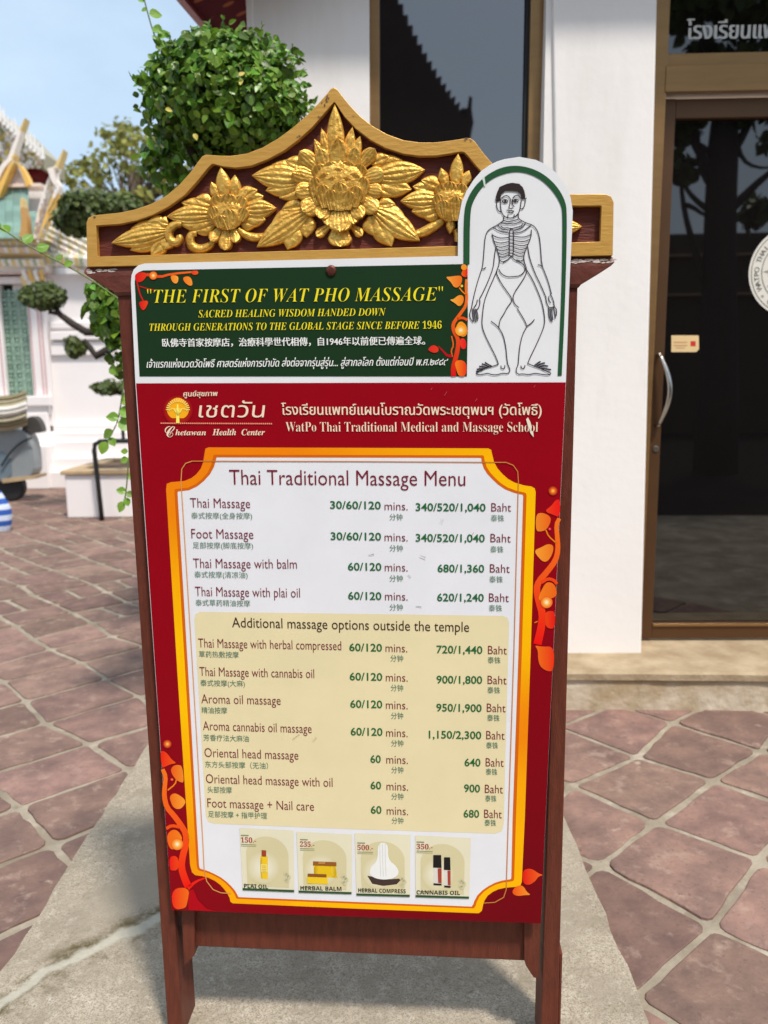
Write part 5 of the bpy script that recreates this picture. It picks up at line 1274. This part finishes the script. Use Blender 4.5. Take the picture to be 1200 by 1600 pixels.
def topiary():
    rr = random.Random(21)
    base = at(330, 1180, 2.72); base.z = 0
    root = thing('topiary_tree', 'leafy green clipped tree with rounded crown rising behind the left of the signboard', 'tree', tuple(base))
    inv = Vector(base)
    y = 2.72
    L = lambda px, py, yy=y: at(px, py, yy)-inv
    px = y/F_PX*1.02
    crown = MB()
    for (x, yy, rx_, ry_, n, dd) in [(345, 152, 112, 84, 2000, 0), (285, 178, 64, 66, 700, .04), (405, 172, 72, 64, 800, -.03), (352, 92, 74, 42, 560, 0), (375, 205, 84, 40, 420, .0), (262, 130, 40, 44, 260, 0), (446, 168, 34, 46, 300, 0), (380, 78, 40, 30, 200, 0), (300, 96, 44, 34, 220, 0), (425, 128, 40, 36, 220, 0)]:
        clump(crown, L(x, yy, y+dd), (rx_*px, rx_*px*.9, ry_*px), int(n*1.3), .0305, rr, shell=.58, lump=.22)
    for (x, yy, n) in [(225, 262, 26), (245, 285, 34), (262, 262, 40), (232, 228, 26), (285, 285, 26), (330, 262, 40)]:
        clump(crown, L(x, yy), (26*px, .05, 24*px), n, .04, rr, shell=.1)
    for _ in range(60):
        a = rr.uniform(-.25, pi+.25); ex = 132*rr.uniform(.92, 1.04); ey = 106*rr.uniform(.92, 1.04)
        x, yy = 347+ex*cos(a), 152-ey*sin(a); dpt = rr.uniform(-.12, .12)
        o = L(x, yy, y+dpt); dr = Vector((cos(a), rr.uniform(-.4, .2), sin(a))).normalized()
        for k in range(rr.randint(2, 5)): leaf_faces(crown, o+dr*(.012*k), (rv(rr)+Vector((0, -.6, .2))).normalized(), dr+rv(rr)*.5, .03*rr.uniform(.6, 1.1), .8, .2)
    cm = L(347, 160); crown.v = [cm+(v-cm)*.92 for v in crown.v]
    crown.build('crown', M['leaf'], root)
    dead = MB()
    for (x, yy) in [(372, 122), (376, 130), (258, 170), (300, 205)]:
        for _ in range(1): leaf_faces(dead, L(x+rr.uniform(-4, 4), yy+rr.uniform(-4, 4), y-.30), Vector((rr.uniform(-.5, .5), -1, .4)), rv(rr), .021, .7, .3)
    dead.build('yellowed_foliage', M['deadleaf'], root)
    low = MB()
    for (x, yy, rx_, ry_, n) in [(182, 480, 40, 62, 420), (165, 470, 32, 40, 160), (195, 540, 30, 46, 180), (215, 470, 36, 80, 250)]:
        clump(low, L(x, yy, y+.05), (rx_*px, rx_*px, ry_*px), n, .036, rr, shell=.3)
    low.build('lower_foliage', M['leaf'], root)
    tk = MB()
    tk.tube([(0, 0, 0), (.02, .02, .5), L(300, 700, y+.03), L(310, 480, y+.03), L(335, 330, y+.02), L(345, 200, y)], [.05, .042, .036, .032, .028, .014], 10)
    for e in [(260, 170), (420, 150), (300, 100), (390, 90)]:
        tk.tube([L(338, 320, y+.02), L((338+e[0])/2, (300+e[1])/2, y+.01), L(e[0], e[1])], [.02, .014, .006], 7)
    tk.tube([L(305, 560, y+.03), L(250, 520, y+.04), L(190, 500, y+.05)], [.02, .014, .008], 7)
    tk.build('trunk', M['bark'], root, smooth=True)
    # trailing shoots with separate leaves
    def shoot(pts, yy, leaves, r=.0022, size=.04):
        sh = MB(); lf = MB()
        q = [L(a, b, yy) for a, b in smooth(pts, 2)]; sh.tube(q, r, 6)
        for (a, b, ang, s) in leaves:
            t = Vector((cos(radians(ang)), -.15, sin(radians(ang))))
            leaf_faces(lf, L(a, b, yy), (Vector((rr.uniform(-.4, .4), -1, .4))), t, size*s, .85, .2)
        so = sh.build('shoot', M['stem'], root, smooth=True); lf.build('foliage', M['vineleaf'], so)
    shoot([(250, 78), (240, 52), (232, 25), (224, -6)], 2.70, [(233, 22, 20, 1.0), (224, 4, 120, .6), (246, 58, 25, 1.0), (239, 42, -35, .9), (244, 72, -10, .7), (230, 14, 200, .45)], size=.042)
    shoot([(-30, 336), (10, 362), (50, 388), (90, 408), (135, 432), (190, 470)], 2.35, [(2, 358, 150, 1.0), (14, 364, 120, .8), (38, 380, 60, .9), (58, 392, 40, .9), (88, 407, 55, .6), (100, 414, 10, .7)], size=.042)
    shoot([(200, 560), (192, 610), (186, 650), (180, 668), (168, 690)], 2.6, [(188, 628, 20, 1.1), (187, 640, -20, 1.1), (186, 652, 180, .9), (184, 660, -10, 1.3), (176, 672, 215, .9), (166, 690, 250, 1.0), (172, 684, -60, .7)], size=.045)
    shoot([(203, 690), (200, 730), (198, 760), (194, 786)], 2.6, [(200, 706, 170, .7), (200, 716, 200, .8), (199, 745, 10, .7), (197, 768, 170, .9), (197, 770, -20, .8), (194, 784, 240, 1.1), (196, 778, -70, .8)], size=.036)
topiary()

def bonsai():
    rr = random.Random(33); y = 8.1
    base = at(230, 800, y); base.z = .36
    root = thing('cloud_pruned_tree', 'cloud pruned tree with bare crooked branches in the white planter', 'tree', tuple(base))
    L = lambda px, py, yy=y: at(px, py, yy)-Vector(base)
    px = y/F_PX
    tk = MB()
    tk.tube([(0, 0, -.1), L(232, 650), L(222, 560), L(215, 470), L(205, 380), L(170, 345)], [.12, .10, .085, .07, .05, .02], 9)
    tk.tube([L(212, 530), L(172, 518), L(135, 519), L(112, 505), L(92, 490), L(84, 472)], [.06, .045, .04, .036, .03, .012], 8)
    tk.tube([L(92, 490), L(78, 488), L(84, 478), L(70, 466)], [.025, .025, .02, .008], 7)
    tk.tube([L(222, 548), L(190, 536), L(170, 546), L(150, 556), L(142, 545), L(132, 530)], [.06, .045, .042, .04, .03, .012], 8)
    tk.tube([L(228, 625), L(200, 618), L(178, 614)], [.04, .02, .01], 7)
    tk.build('trunk', M['darktrunk'], root, smooth=True)
    for (x, yy, rx_, ry_, n, s) in [(67, 461, 32, 19, 2400, .05), (118, 541, 14, 16, 420, .055), (170, 605, 24, 9, 700, .05), (152, 330, 56, 28, 4200, .06), (118, 342, 30, 24, 1600, .06), (190, 335, 34, 28, 1800, .06)]:
        mb = MB(); clump(mb, L(x, yy), (rx_*px, rx_*px, ry_*px), n, s, rr, shell=.35, lump=.2); mb.build('crown', M['olive'], root)
bonsai()

def yellow_tree():
    rr = random.Random(44); y = 19.0
    base = at(190, 700, y); base.z = 0
    root = thing('sparse_tree', 'airy yellowish tree showing sky through its crown behind the temple wall', 'tree', tuple(base))
    L = lambda px, py, yy=y: at(px, py, yy)-Vector(base)
    px = y/F_PX; tk = MB(); lf = MB()
    tk.tube([(0, 0, 0), L(195, 560), L(200, 430), L(210, 330), L(205, 270)], [.2, .17, .13, .09, .05], 8)
    tips = []
    for _ in range(95):
        a, b = rr.uniform(95, 330), rr.uniform(195, 360)
        if b < 240 and a < 160: b += 60
        yy = y+rr.uniform(-1.2, 1.2)
        m_ = L((a+205)/2+rr.uniform(-12, 12), (b+340)/2, y)
        tk.tube([L(208, 350+rr.uniform(-30, 40)), m_, L(a, b, yy)], [.035, .02, .008], 5)
        clump(lf, L(a, b, yy), (20*px, 20*px, 13*px), rr.randint(14, 34), .16, rr, shell=.1)
    for (a, b) in [(186, 186), (166, 207), (178, 222)]: clump(lf, L(a, b), (9*px, .1, 7*px), 7, .17, rr, shell=.1)
    tk.build('trunk', M['bark'], root, smooth=True); lf.build('crown', M['yellowleaf'], root)
yellow_tree()

# ------------------------------------------------------------------ temple on the left
def temple():
    YD = 10.9
    T = Plane(0, YD, 0.0); Q = T.P
    root = thing('temple_gatehouse', 'white temple hall with teal tiled roof, gilded finials and green lattice window', 'temple', (0, YD, 0))
    def quad(mb, pts, depth, w=0.0, col=(1, 1, 1)): mb.prism([Q(x, y, w) for x, y in pts], (0, depth, 0), col)
    zg = 0.0
    mb = MB()
    # main wall to the right of the porch
    r = Q(420, 700); l = Q(40, 700)
    mb.box((l.x, 0, 0), (r.x, .4, Q(100, 428).z)); 
    mb.box((Q(-260, 700).x, -.10, 0), (Q(4, 530, .1).x, .4, Q(20, 432, .1).z)); mb.box((Q(46, 530, .1).x, -.10, 0), (Q(76, 560, .1).x, .399, Q(20, 432, .1).z))
    mb.box((Q(4, 530, .1).x+.001, -.097, 0), (Q(46, 530, .1).x-.001, .398, Q(30, 622, .1).z)); mb.box((Q(4, 530, .1).x+.001, -.097, Q(20, 443, .1).z), (Q(46, 530, .1).x-.001, .398, Q(20, 432, .1).z))
    mb.build('wall', M['temple'], root, bevel=.01)
    # string courses and plinth steps
    for (y0, y1, w, x0, x1) in [(503, 510, .05, 78, 420), (518, 528, .09, 78, 420), (534, 552, .05, 78, 420), (664, 672, .10, 60, 420), (676, 690, .16, 55, 420), (690, 716, .22, 40, 420), (716, 738, .34, 30, 420), (738, 772, .46, 20, 420)]:
        mb = MB(); a, b = Q(x0, y0, w), Q(x1, y1, w); z0 = b.z if y1 < 770 else 0
        mb.box((a.x, -w, z0), (b.x, -.0005, a.z)); mb.build('moulding', M['temple'], root, bevel=.012)
    # porch plinth
    mb = MB()
    for (y0, y1, w) in [(622, 634, .22), (634, 648, .16), (648, 700, .19), (700, 772, .5)]:
        a, b = Q(-260, y0, w), Q(78, y1, w); mb.box((a.x, -w, b.z if y1 < 770 else 0), (b.x, -.1005, a.z))
    mb.build('plinth', M['temple'], root, bevel=.012)
    # pink painted lines on the jambs
    mb = MB()
    for x in (0, 49, 62, 67): mb.box((Q(x, 530, .1).x-.008, -.106, Q(x, 640, .1).z), (Q(x, 530, .1).x+.008, -.1003, Q(x, 446, .1).z))
    mb.build('pink_band', M['pinkline'], root)
    # lattice window of green glazed tiles
    wroot = MB(); a, b = Q(4.5, 530, .05), Q(45.5, 530, .05); z0, z1 = Q(30, 621, .05).z, Q(20, 444, .05).z
    wroot.box((a.x, .06, z0), (b.x, .09, z1)); lw = wroot.build('window', M['darkhole'], root)
    g = MB(); cell = (b.x-a.x)/3.0; nz = int((z1-z0)/cell)+1
    for i in range(3):
        for j in range(nz):
            cx, cz = a.x+cell*(i+.5), z0+cell*(j+.5); n = 12
            if cz > z1-.03: continue
            def rg(r, y): return [Vector((cx+r*cos(2*pi*k/n+pi/4), y, cz+r*sin(2*pi*k/n+pi/4))) for k in range(n)]
            R0, R1 = rg(cell*.52, -.03), rg(cell*.37, -.03)
            g.add(R0+R1, [[k, (k+1) % n, n+(k+1) % n, n+k] for k in range(n)])
            g.add(R1+rg(cell*.37, .05), [[k, (k+1) % n, n+(k+1) % n, n+k] for k in range(n)])
            s = cell*.12
            g.box((cx-s*.5, -.028, cz-cell*.3), (cx+s*.5, .0, cz+cell*.3)); g.box((cx-cell*.3, -.027, cz-s*.5), (cx+cell*.3, .001, cz+s*.5))
            g.box((cx+cell*.36, -.031, cz+cell*.36), (cx+cell*.64, .0, cz+cell*.64))
    g.build('lattice', M['ceramic'], lw)
    # capitals and cornice: rows of petals in white, yellow and green
    YE, WH, GR, OR, PK = lin((230, 208, 140)), lin((242, 238, 232)), lin((176, 188, 158)), lin((228, 188, 106)), lin((230, 206, 200))
    rr = random.Random(6)
    def petals(mb, p0, p1, h, w, cols, wid=.045):
        d = p1-p0; n = max(1, int(d.length/wid)); up = Vector((0, 0, 1))
        for k in range(n):
            c = p0+d*((k+.5)/n); e = d.normalized()*wid*.44
            mb.add([c-e, c-e*1.05+up*h*.6+Vector((0, -w, 0)), c+up*h+Vector((0, -w*.3, 0)), c+e*1.05+up*h*.6+Vector((0, -w, 0)), c+e], [[0, 1, 2, 3, 4]], cols[k % len(cols)])
    mb = MB()
    for (y0, y1, w, c) in [(402, 397, .34, OR), (419, 416, .28, WH), (430, 424, .2, PK), (378, 373, .40, YE)]:
        a, b = Q(-260, y0, w), Q(70, y1, w); mb.box((a.x, -w, a.z), (b.x, -.0005, b.z), c)
    mb.box((Q(-260, 416, .2).x, -.2, Q(20, 424, .2).z), (Q(72, 410, .2).x, -.0006, Q(20, 374, .2).z), WH)
    petals(mb, Q(-260, 416, .29), Q(70, 416, .29), .105, .05, [WH, GR, WH, YE]); petals(mb, Q(-260, 396, .35), Q(70, 396, .35), .10, .05, [WH, YE, PK]); petals(mb, Q(-260, 384, .37), Q(70, 384, .37), .07, .04, [YE, WH])
    petals(mb, Q(36, 450, .14), Q(72, 450, .14), .22, .06, [YE, WH], .06); petals(mb, Q(36, 438, .2), Q(72, 438, .2), .16, .06, [WH, OR], .06)
    mb.build('cornice', M['orn'], root)
    # sloping eave band of the wing
    mb = MB()
    def band(x0, y0, x1, y1, thick, w, dep, cols, rows=3, wid=.07):
        p0, p1 = Q(x0, y0, w), Q(x1, y1, w); up = Vector((0, 0, thick))
        mb.hexa([p0, p1, p1+up, p0+up], [p+Vector((0, dep, 0)) for p in (p0, p1, p1+up, p0+up)], WH)
        for k in range(rows):
            o = Vector((0, -.012, thick*k/rows)); petals(mb, p0+o, p1+o, thick/rows*1.1, .04, cols[k % len(cols)], wid)
    band(66, 398, 150, 440, .50, .12, .6, [[WH, WH, YE], [GR, WH, WH], [WH, PK, WH, YE], [YE, WH, WH, GR]], 6, .035)
    band(66, 412, 420, 434, .14, .2, .3, [[WH, YE, GR]], 1, .06)
    mb.build('eave_band', M['orn'], root)
    # teal roof of the porch with ridge and bargeboards
    mb = MB(); n = 9
    for i in range(26):
        for j in range(10):
            x0, x1 = -260+i*12.2, -260+(i+1)*12.2; y0, y1 = 372-j*7.6, 372-(j+1)*8.4
            if x1 > 62-j*1.0: continue
            w0, w1 = .55-j*.05, .55-(j+1)*.05+.012
            mb.add([Q(x0, y0, w0), Q(x1-.5, y0, w0), Q(x1-.5, y1, w1), Q(x0, y1, w1)], [[0, 1, 2, 3]])
    mb.build('roof', M['tealtile'], root)
    mb = MB(); quad(mb, [(-260, 298), (64, 291), (64, 286), (-260, 292)], .2, .16, lin((240, 214, 196))); mb.build('ridge', M['orn'], root)
    def finial(pts, wid, label, col, w=.6, dep=.14):
        mb = MB(); p = smooth(pts, 2); m_ = len(p); lft = []; rgt = []
        for i, (x, y) in enumerate(p):
            a, b = p[max(0, i-1)], p[min(m_-1, i+1)]; dx, dy = b[0]-a[0], b[1]-a[1]; l = sqrt(dx*dx+dy*dy) or 1
            t = i/(m_-1); h = wid*(1-t)**.9*.5+.25
            lft.append((x-dy/l*h, y+dx/l*h)); rgt.append((x+dy/l*h, y-dx/l*h))
        for i in range(m_-1):
            q = [lft[i], lft[i+1], rgt[i+1], rgt[i]]; quad(mb, q, dep, w, col if i < m_*.62 else lin((222, 192, 126)))
        fixn(mb.build(label, M['orn'], root))
    CW = lin((240, 230, 220)); OG = lin((234, 186, 92))
    finial([(58, 372), (62, 335), (72, 296), (84, 266), (93, 250), (99, 233)], 12.5, 'finial', CW)
    finial([(88, 302), (80, 320), (72, 340), (66, 356), (60, 372)], 9, 'bargeboard', OG, .66)
    finial([(78, 262), (84, 284), (92, 290), (82, 312), (74, 330)], 9, 'scroll', CW, .68)
    mb = MB(); r3 = random.Random(17)
    for _ in range(160):
        t = r3.random(); x = 64+24*t+r3.uniform(-9, 6)*(1-t*.6); yy = 362-100*t
        c = Q(x, yy, .64); s_ = r3.uniform(.012, .03)
        mb.add([c+Vector((-s_, 0, -s_)), c+Vector((s_, 0, -s_*.6)), c+Vector((s_*.7, -.02, s_)), c+Vector((-s_, -.01, s_*.8))], [[0, 1, 2, 3]], r3.choice([CW, CW, lin((206, 206, 190)), lin((222, 196, 150)), lin((214, 180, 172))]))
    mb.build('mosaic', M['orn'], root)
    finial([(36, 370), (38, 344), (34, 326), (33, 308)], 12, 'finial', lin((196, 150, 84)), .7)
    finial([(12, 262), (18, 240), (26, 218), (32, 202), (39, 184)], 8.5, 'finial', CW, .2)
    finial([(-14, 300), (-4, 272), (8, 254), (20, 246), (23, 240)], 12, 'bargeboard', CW, .22)
    finial([(-6, 306), (4, 285), (14, 262), (20, 254), (21, 250)], 9, 'bargeboard', OG, .26)
    finial([(44, 290), (38, 274), (30, 258), (24, 254)], 8, 'bargeboard', OG, .18)
    mb = MB(); quad(mb, [(4, 292), (18, 262), (27, 262), (40, 291)], .1, .08, lin((236, 232, 236))); mb.build('gable', M['orn'], root)
    mb = MB(); a, b = Q(-260, 300, .0), Q(62, 240, .0)
    mb.box((a.x, .1, Q(0, 440).z), (Q(60, 300).x, 1.6, Q(20, 296).z)); mb.build('wall', M['temple'], root)
    # small cornice figure right of the porch
    mb = MB()
    for (x, y, h, wd) in [(110, 388, 30, 7), (120, 398, 34, 8), (128, 402, 26, 8)]:
        finp = [(x-wd/2, y), (x-wd*.7, y-h*.4), (x-wd*.2, y-h*.75), (x+.5, y-h), (x+wd*.4, y-h*.7), (x+wd*.65, y-h*.35), (x+wd/2, y)]
        quad(mb, finp, .12, -.3, lin((240, 234, 226)) if x != 110 else lin((224, 190, 120)))
    fixn(mb.build('cornice_figure', M['orn'], root))
temple()

def far_roof():
    y = 17.0; T = Plane(0, y, 0); Q = T.P
    root = thing('ornate_temple_roof', 'tall temple roof with ceramic studded edge and red soffit at the left edge', 'temple', (0, y, 0))
    WH, YE, GR, PK = lin((236, 232, 226)), lin((196, 170, 90)), lin((116, 128, 84)), lin((200, 176, 170))
    mb = MB(); rr = random.Random(9)
    mb.prism([Q(-200, 60), Q(0, 176), Q(18, 190), Q(64, 236), Q(66, 262), Q(40, 262), Q(-200, 200)], (0, 1.2, 0), lin((176, 168, 146)))
    for _ in range(2600):
        t = rr.random(); x = -60+126*t; y0 = 140+ (x+60)*.78; yy = y0+rr.uniform(-3, 62)
        if yy > 262: continue
        c = Q(x, yy, .02+rr.uniform(0, .08)); s = rr.uniform(.02, .06)
        mb.add([c+Vector((-s, 0, -s*.5)), c+Vector((s, 0, -s*.5)), c+Vector((s*.7, -.03, s)), c+Vector((-s*.3, -.03, s*1.3))], [[0, 1, 2, 3]], rr.choice([WH, WH, YE, GR, PK]))
    for k in range(34):
        t = k/33; x, yy = (-60+60*t*1.3, 128+52*t*1.3) if t < .6 else (-13+(t-.6)/.4*79, 168+(t-.6)/.4*70)
        c = Q(x, yy, .3); hh = rr.uniform(.10, .24); s = .05
        mb.add([c+Vector((-s, 0, -.12)), c+Vector((s, 0, -.12)), c+Vector((s*.4, 0, hh*.5)), c+Vector((0, 0, hh)), c+Vector((-s*.5, 0, hh*.5))], [[0, 1, 2, 3, 4]], rr.choice([WH, WH, YE]))
    fixn(mb.build('roof_edge', M['orn'], root))
    mb = MB(); mb.prism([Q(-200, 245, -.05), Q(40, 258, -.05), Q(62, 262, -.05), Q(60, 275, -.05), Q(44, 275, -.05), Q(-200, 262, -.05)], (0, 1.1, 0)); fixn(mb.build('soffit', M['redsoffit'], root))
    mb = MB(); a, b = Q(-300, 280, -.3), Q(36, 275, -.3); mb.box((a.x, .3, 0), (b.x, 3, b.z)); mb.build('wall', M['temple'], root)
far_roof()

def yard_things():
    # white planter
    y = 8.1; p0, p1 = at(105, 806, y-.05), at(330, 806, y-.05)
    root = thing('planter', 'white rendered planter box with tan rim under the cloud pruned tree', 'planter', ((p0.x+p1.x)/2, y, 0))
    hw = (p1.x-p0.x)/2; zt = at(105, 742, y-.05).z
    mb = MB(); mb.box((-hw, -.05, 0), (hw, 1.3, zt)); mb.build('box', M['temple'], root, bevel=.015)
    mb = MB(); mb.box((-hw-.03, -.08, zt+.001), (hw+.03, .10, zt+.045)); mb.box((-hw-.03, 1.15, zt+.001), (hw+.03, 1.33, zt+.045)); mb.box((-hw-.03, .1005, zt+.001), (-hw+.12, 1.1495, zt+.045)); mb.box((hw-.12, .1005, zt+.001), (hw+.03, 1.1495, zt+.045))
    mb.build('rim', M['tan'], root, bevel=.01)
    mb = MB(); mb.poly([(-hw+.12, .1, zt+.02), (hw-.12, .1, zt+.02), (hw-.12, 1.15, zt+.02), (-hw+.12, 1.15, zt+.02)]); mb.build('soil', M['soil'], root)
    # black hoop rail
    y = 7.9
    a = at(159, 807, y); a.z = 0
    z = at(152, 690, y).z
    mb = MB()
    pts = [(0, 0, 0), (-.015, 0, z*.5), (-.03, 0, z-.09), (-.022, 0, z-.03), (.03, 0, z), (.1, 0, z+.004), (.8, 0, z+.004), (1.0, 0, z+.002), (1.06, 0, z-.05), (1.08, 0, z-.12), (1.07, 0, 0)]
    mb.tube(pts, .024, 10)
    xs = at(193, 690, y).x-a.x; mb.tube([(xs, .0, z), (xs, .0, at(193, 636, y).z)], .016, 8)
    o = mb.build('hoop_rail', M['blackmetal'], None, smooth=True); o.location = a
    tag(o, 'black tubular metal hoop rail standing before the white planter', 'rail')
    # parked grey cart with a covered top
    y = 9.6; Q = Plane(0, y, 0).P
    root = thing('parked_cart', 'grey cart under an olive striped canvas cover by the temple wall', 'cart', (0, y, 0))
    mb = MB()
    prof = smooth([(-90, 672), (14, 668), (38, 674), (48, 690), (52, 716), (53, 744), (24, 752), (-90, 760)], 2, True)
    mb.prism([Q(x, yy, .35) for x, yy in prof], (0, .26, 0)); fixn(mb.build('body', M['cart'], root, bevel=.02))
    mb = MB(); mb.prism([Q(x, yy, .37) for x, yy in [(2, 748), (56, 743), (56, 748), (4, 755)]], (0, .3, 0)); fixn(mb.build('trim', M['tan'], root))
    mb = MB(); mb.prism([Q(x, yy, .362) for x, yy in [(-90, 700), (4, 706), (16, 716), (18, 742), (8, 750), (-90, 752)]], (0, .02, 0)); fixn(mb.build('side_panel', M['cartdark2'], root))
    mb = MB(); mb.tube([Q(x, yy, .40) for x, yy in smooth([(2, 728), (16, 706), (34, 690), (50, 684)], 2)], .012, 7); mb.build('handle', M['blackmetal'], root, smooth=True)
    mb = MB(); mb.prism([Q(x, yy, .3) for x, yy in smooth([(32, 677), (35, 662), (42, 652), (52, 650), (60, 656), (65, 668), (66, 677)], 2, True)], (0, .14, 0)); fixn(mb.build('hood', M['cartdark'], root, bevel=.02))
    mb = MB(); n = 40
    for i in range(n):
        x0, x1 = -90+i*3.3, -90+(i+1)*3.3
        for j in range(12):
            f = lambda x, j: (622+j*4.3-(0 if x < 0 else (x/42)**2*9), .42+.10*sin(j/12*pi)+.03*sin(j*1.6))
            c = lin((226, 222, 214)) if 4 <= j <= 6 else (lin((138, 128, 98)) if j in (0, 2, 7, 9) else lin((182, 172, 144)))
            pts = []
            for (x, jj) in ((x0, j), (x1, j), (x1, j+1), (x0, j+1)):
                yy, w = f(x, jj); pts.append(Q(x, yy, w))
            mb.add(pts, [[0, 1, 2, 3]], c)
    o = mb.build('canvas_cover', M['canvas'], root, smooth=True); o.modifiers.new('thick', 'SOLIDIFY').thickness = .03
    mb = MB(); c = Q(14, 764, .3); c.z = .17
    n = 28; R0 = .17
    for (r0, r1, y0, y1) in [(R0, R0, -.3, -.18)]:
        ring = [Vector((c.x+R0*cos(2*pi*k/n), -.3, c.z+R0*sin(2*pi*k/n))) for k in range(n)]
        mb.prism(ring, (0, .12, 0))
    fixn(mb.build('wheel', M['black'], root, bevel=.02))
    # blue and white striped bag at the very edge
    y = 7.4
    c = at(-8, 795, y); root_z = on_ground(-5, 816).z
    mb = MB(); n = 26; m_ = 22; W_ = .16
    zb, zt = .06, at(0, 757, y).z
    for j in range(m_):
        for i in range(n):
            def pt(i, j):
                t = j/m_; a = 2*pi*i/n; r = W_*(.72+.42*sin(pi*min(1, (t*.75+.2))))*(1-.55*max(0, t-.6))
                return Vector((r*cos(a)*1.0, r*.6*sin(a), zb+(zt-zb)*t))
            col = lin((40, 90, 178)) if (j//3) % 2 else lin((206, 218, 238))
            mb.add([pt(i, j), pt(i+1, j), pt(i+1, j+1), pt(i, j+1)], [[0, 1, 2, 3]], col)
    mb.poly([Vector((W_*.85*cos(2*pi*i/n), W_*.5*sin(2*pi*i/n), zb+.002)) for i in range(n)], lin((40, 90, 178)))
    o = mb.build('striped_bag', M['canvas'], None, smooth=True); o.location = (at(-13, 800, y).x, y, -.06)
    tag(o, 'blue and white striped cloth bag standing on the paving at the left edge', 'bag')
M['cartdark2'] = mat('cart_blue_grey', lin((104, 120, 130)), rough=0.4, var=0.2, vscale=5)
yard_things()

# ------------------------------------------------------------------ what stands behind the viewer and shows in the glass
def mirrored(px, py, yv, w=-.14):
    """point whose reflection in the glass plane appears at this photo point"""
    p = at(px, py, yv); q = BLD.o + BLD.n*w
    return p - BLD.n*(2*(p-q).dot(BLD.n))
def behind():
    yv = 17.0
    root = thing('facing_temple_hall', 'dark steep temple roof with serrated edge reflected in the window', 'temple', (0, 7-yv, 0))
    o = Vector((0, 7-yv, 0)); mb = MB(); rr = random.Random(12)
    line = [(560, -190), (610, -20), (640, 50), (670, 105), (700, 150), (728, 186)]
    edge = []
    line = smooth(line, 2)
    for (x, y), (x2, y2) in zip(line, line[1:]):
        edge += [(x, y), (x*.5+x2*.5+5, y*.5+y2*.5-9)]
    edge += [(726, 186), (731, 168), (733, 150), (738, 152), (737, 170), (740, 192), (735, 205)]
    pts = edge+[(735, 330), (200, 330), (200, -190)]
    mb.prism([mirrored(x, y, yv, -.075)-o for x, y in pts], (0, -4, 0)); fixn(mb.build('roof', M['mirrorbuilding'], root))
    mb = MB(); a, b = mirrored(200, 330, yv)-o, mirrored(760, 332, yv)-o
    mb.box((a.x, -4.5, 0), (b.x, 0, a.z)); mb.build('wall', M['mirrorbuilding'], root)
    # low hall running to the right, seen through the tree in the door
    yv = 20.0
    root = thing('facing_gallery', 'long dark gallery roof reflected low in the glass door', 'temple', (8, 7-yv, 0))
    o = Vector((8, 7-yv, 0)); mb = MB(); a, b = mirrored(700, 372, yv)-o, mirrored(2200, 372, yv)-o
    mb.prism([Vector((a.x, 0, 0)), Vector((b.x, 0, 0)), Vector((b.x, 0, a.z)), Vector((a.x, 0, a.z))], (0, -5, 0)); fixn(mb.build('wall', M['mirrorbuilding'], root))
    mb = MB(); n = 44
    for k in range(2): mb.box((a.x-.3, .02, a.z-.55-k*.9), (b.x+.3, .3, a.z-.50-k*.9))
    mb.build('rail', M['tan'], root)
    # branching tree
    yv = 11.5
    b0 = mirrored(1120, 700, yv); b0.z = 0
    root = thing('reflected_tree', 'dark branching tree reflected in the glass door', 'tree', tuple(b0))
    L = lambda x, y, d=0: mirrored(x, y, yv+d)-b0
    tk = MB(); f = .45
    tk.tube([Vector((0, 0, 0)), L(1122, 620), L(1124, 420), L(1126, 320), L(1130, 230), L(1134, 150)], [.32, .27, .23, .21, .2, .15], 10)
    for pts, r in [([(1124, 300), (1100, 250), (1080, 215), (1066, 190), (1050, 170)], .08), ([(1126, 260), (1150, 230), (1172, 190), (1190, 150)], .09), ([(1128, 340), (1160, 310), (1190, 280), (1230, 250)], .09), ([(1118, 335), (1095, 320), (1075, 300), (1066, 280), (1060, 240)], .05),
                   ([(1110, 240), (1095, 225), (1075, 222), (1058, 232)], .04), ([(1132, 200), (1120, 160), (1104, 110), (1090, 40)], .09), ([(1134, 170), (1160, 120), (1180, 40)], .09), ([(1100, 440), (1082, 380), (1070, 335), (1064, 290), (1066, 250)], .06), ([(1120, 300), (1100, 275), (1090, 245), (1092, 215), (1086, 190)], .06), ([(1066, 320), (1080, 322), (1100, 336), (1118, 342)], .045), ([(1140, 250), (1160, 210), (1164, 185)], .05), ([(1150, 220), (1160, 250), (1180, 262), (1210, 262)], .04)]:
        p = smooth(pts, 1); tk.tube([L(x, y) for x, y in p], [r*(1-.75*k/(len(p)-1)) for k in range(len(p))], 7)
    tk.build('trunk', M['darktrunk'], root, smooth=True)
    rr = random.Random(5); lf = MB(); px = yv/F_PX
    for (x, y, n, s) in [(1068, 205, 90, 26), (1090, 175, 60, 20), (1066, 262, 90, 22), (1185, 330, 160, 30), (1190, 160, 140, 30), (1150, 180, 60, 18), (1060, 20, 260, 40), (1110, -10, 360, 50), (1160, 10, 300, 50), (1230, 30, 300, 50), (1110, 90, 160, 36), (1190, 90, 200, 40), (1240, 200, 240, 50), (1080, -80, 300, 60), (1200, -90, 400, 70)]:
        clump(lf, L(x, y, rr.uniform(-.5, .5)), (s*px, s*px, s*px*.7), n, .17, rr, shell=.1)
    lf.build('crown', M['olive'], root)
behind()
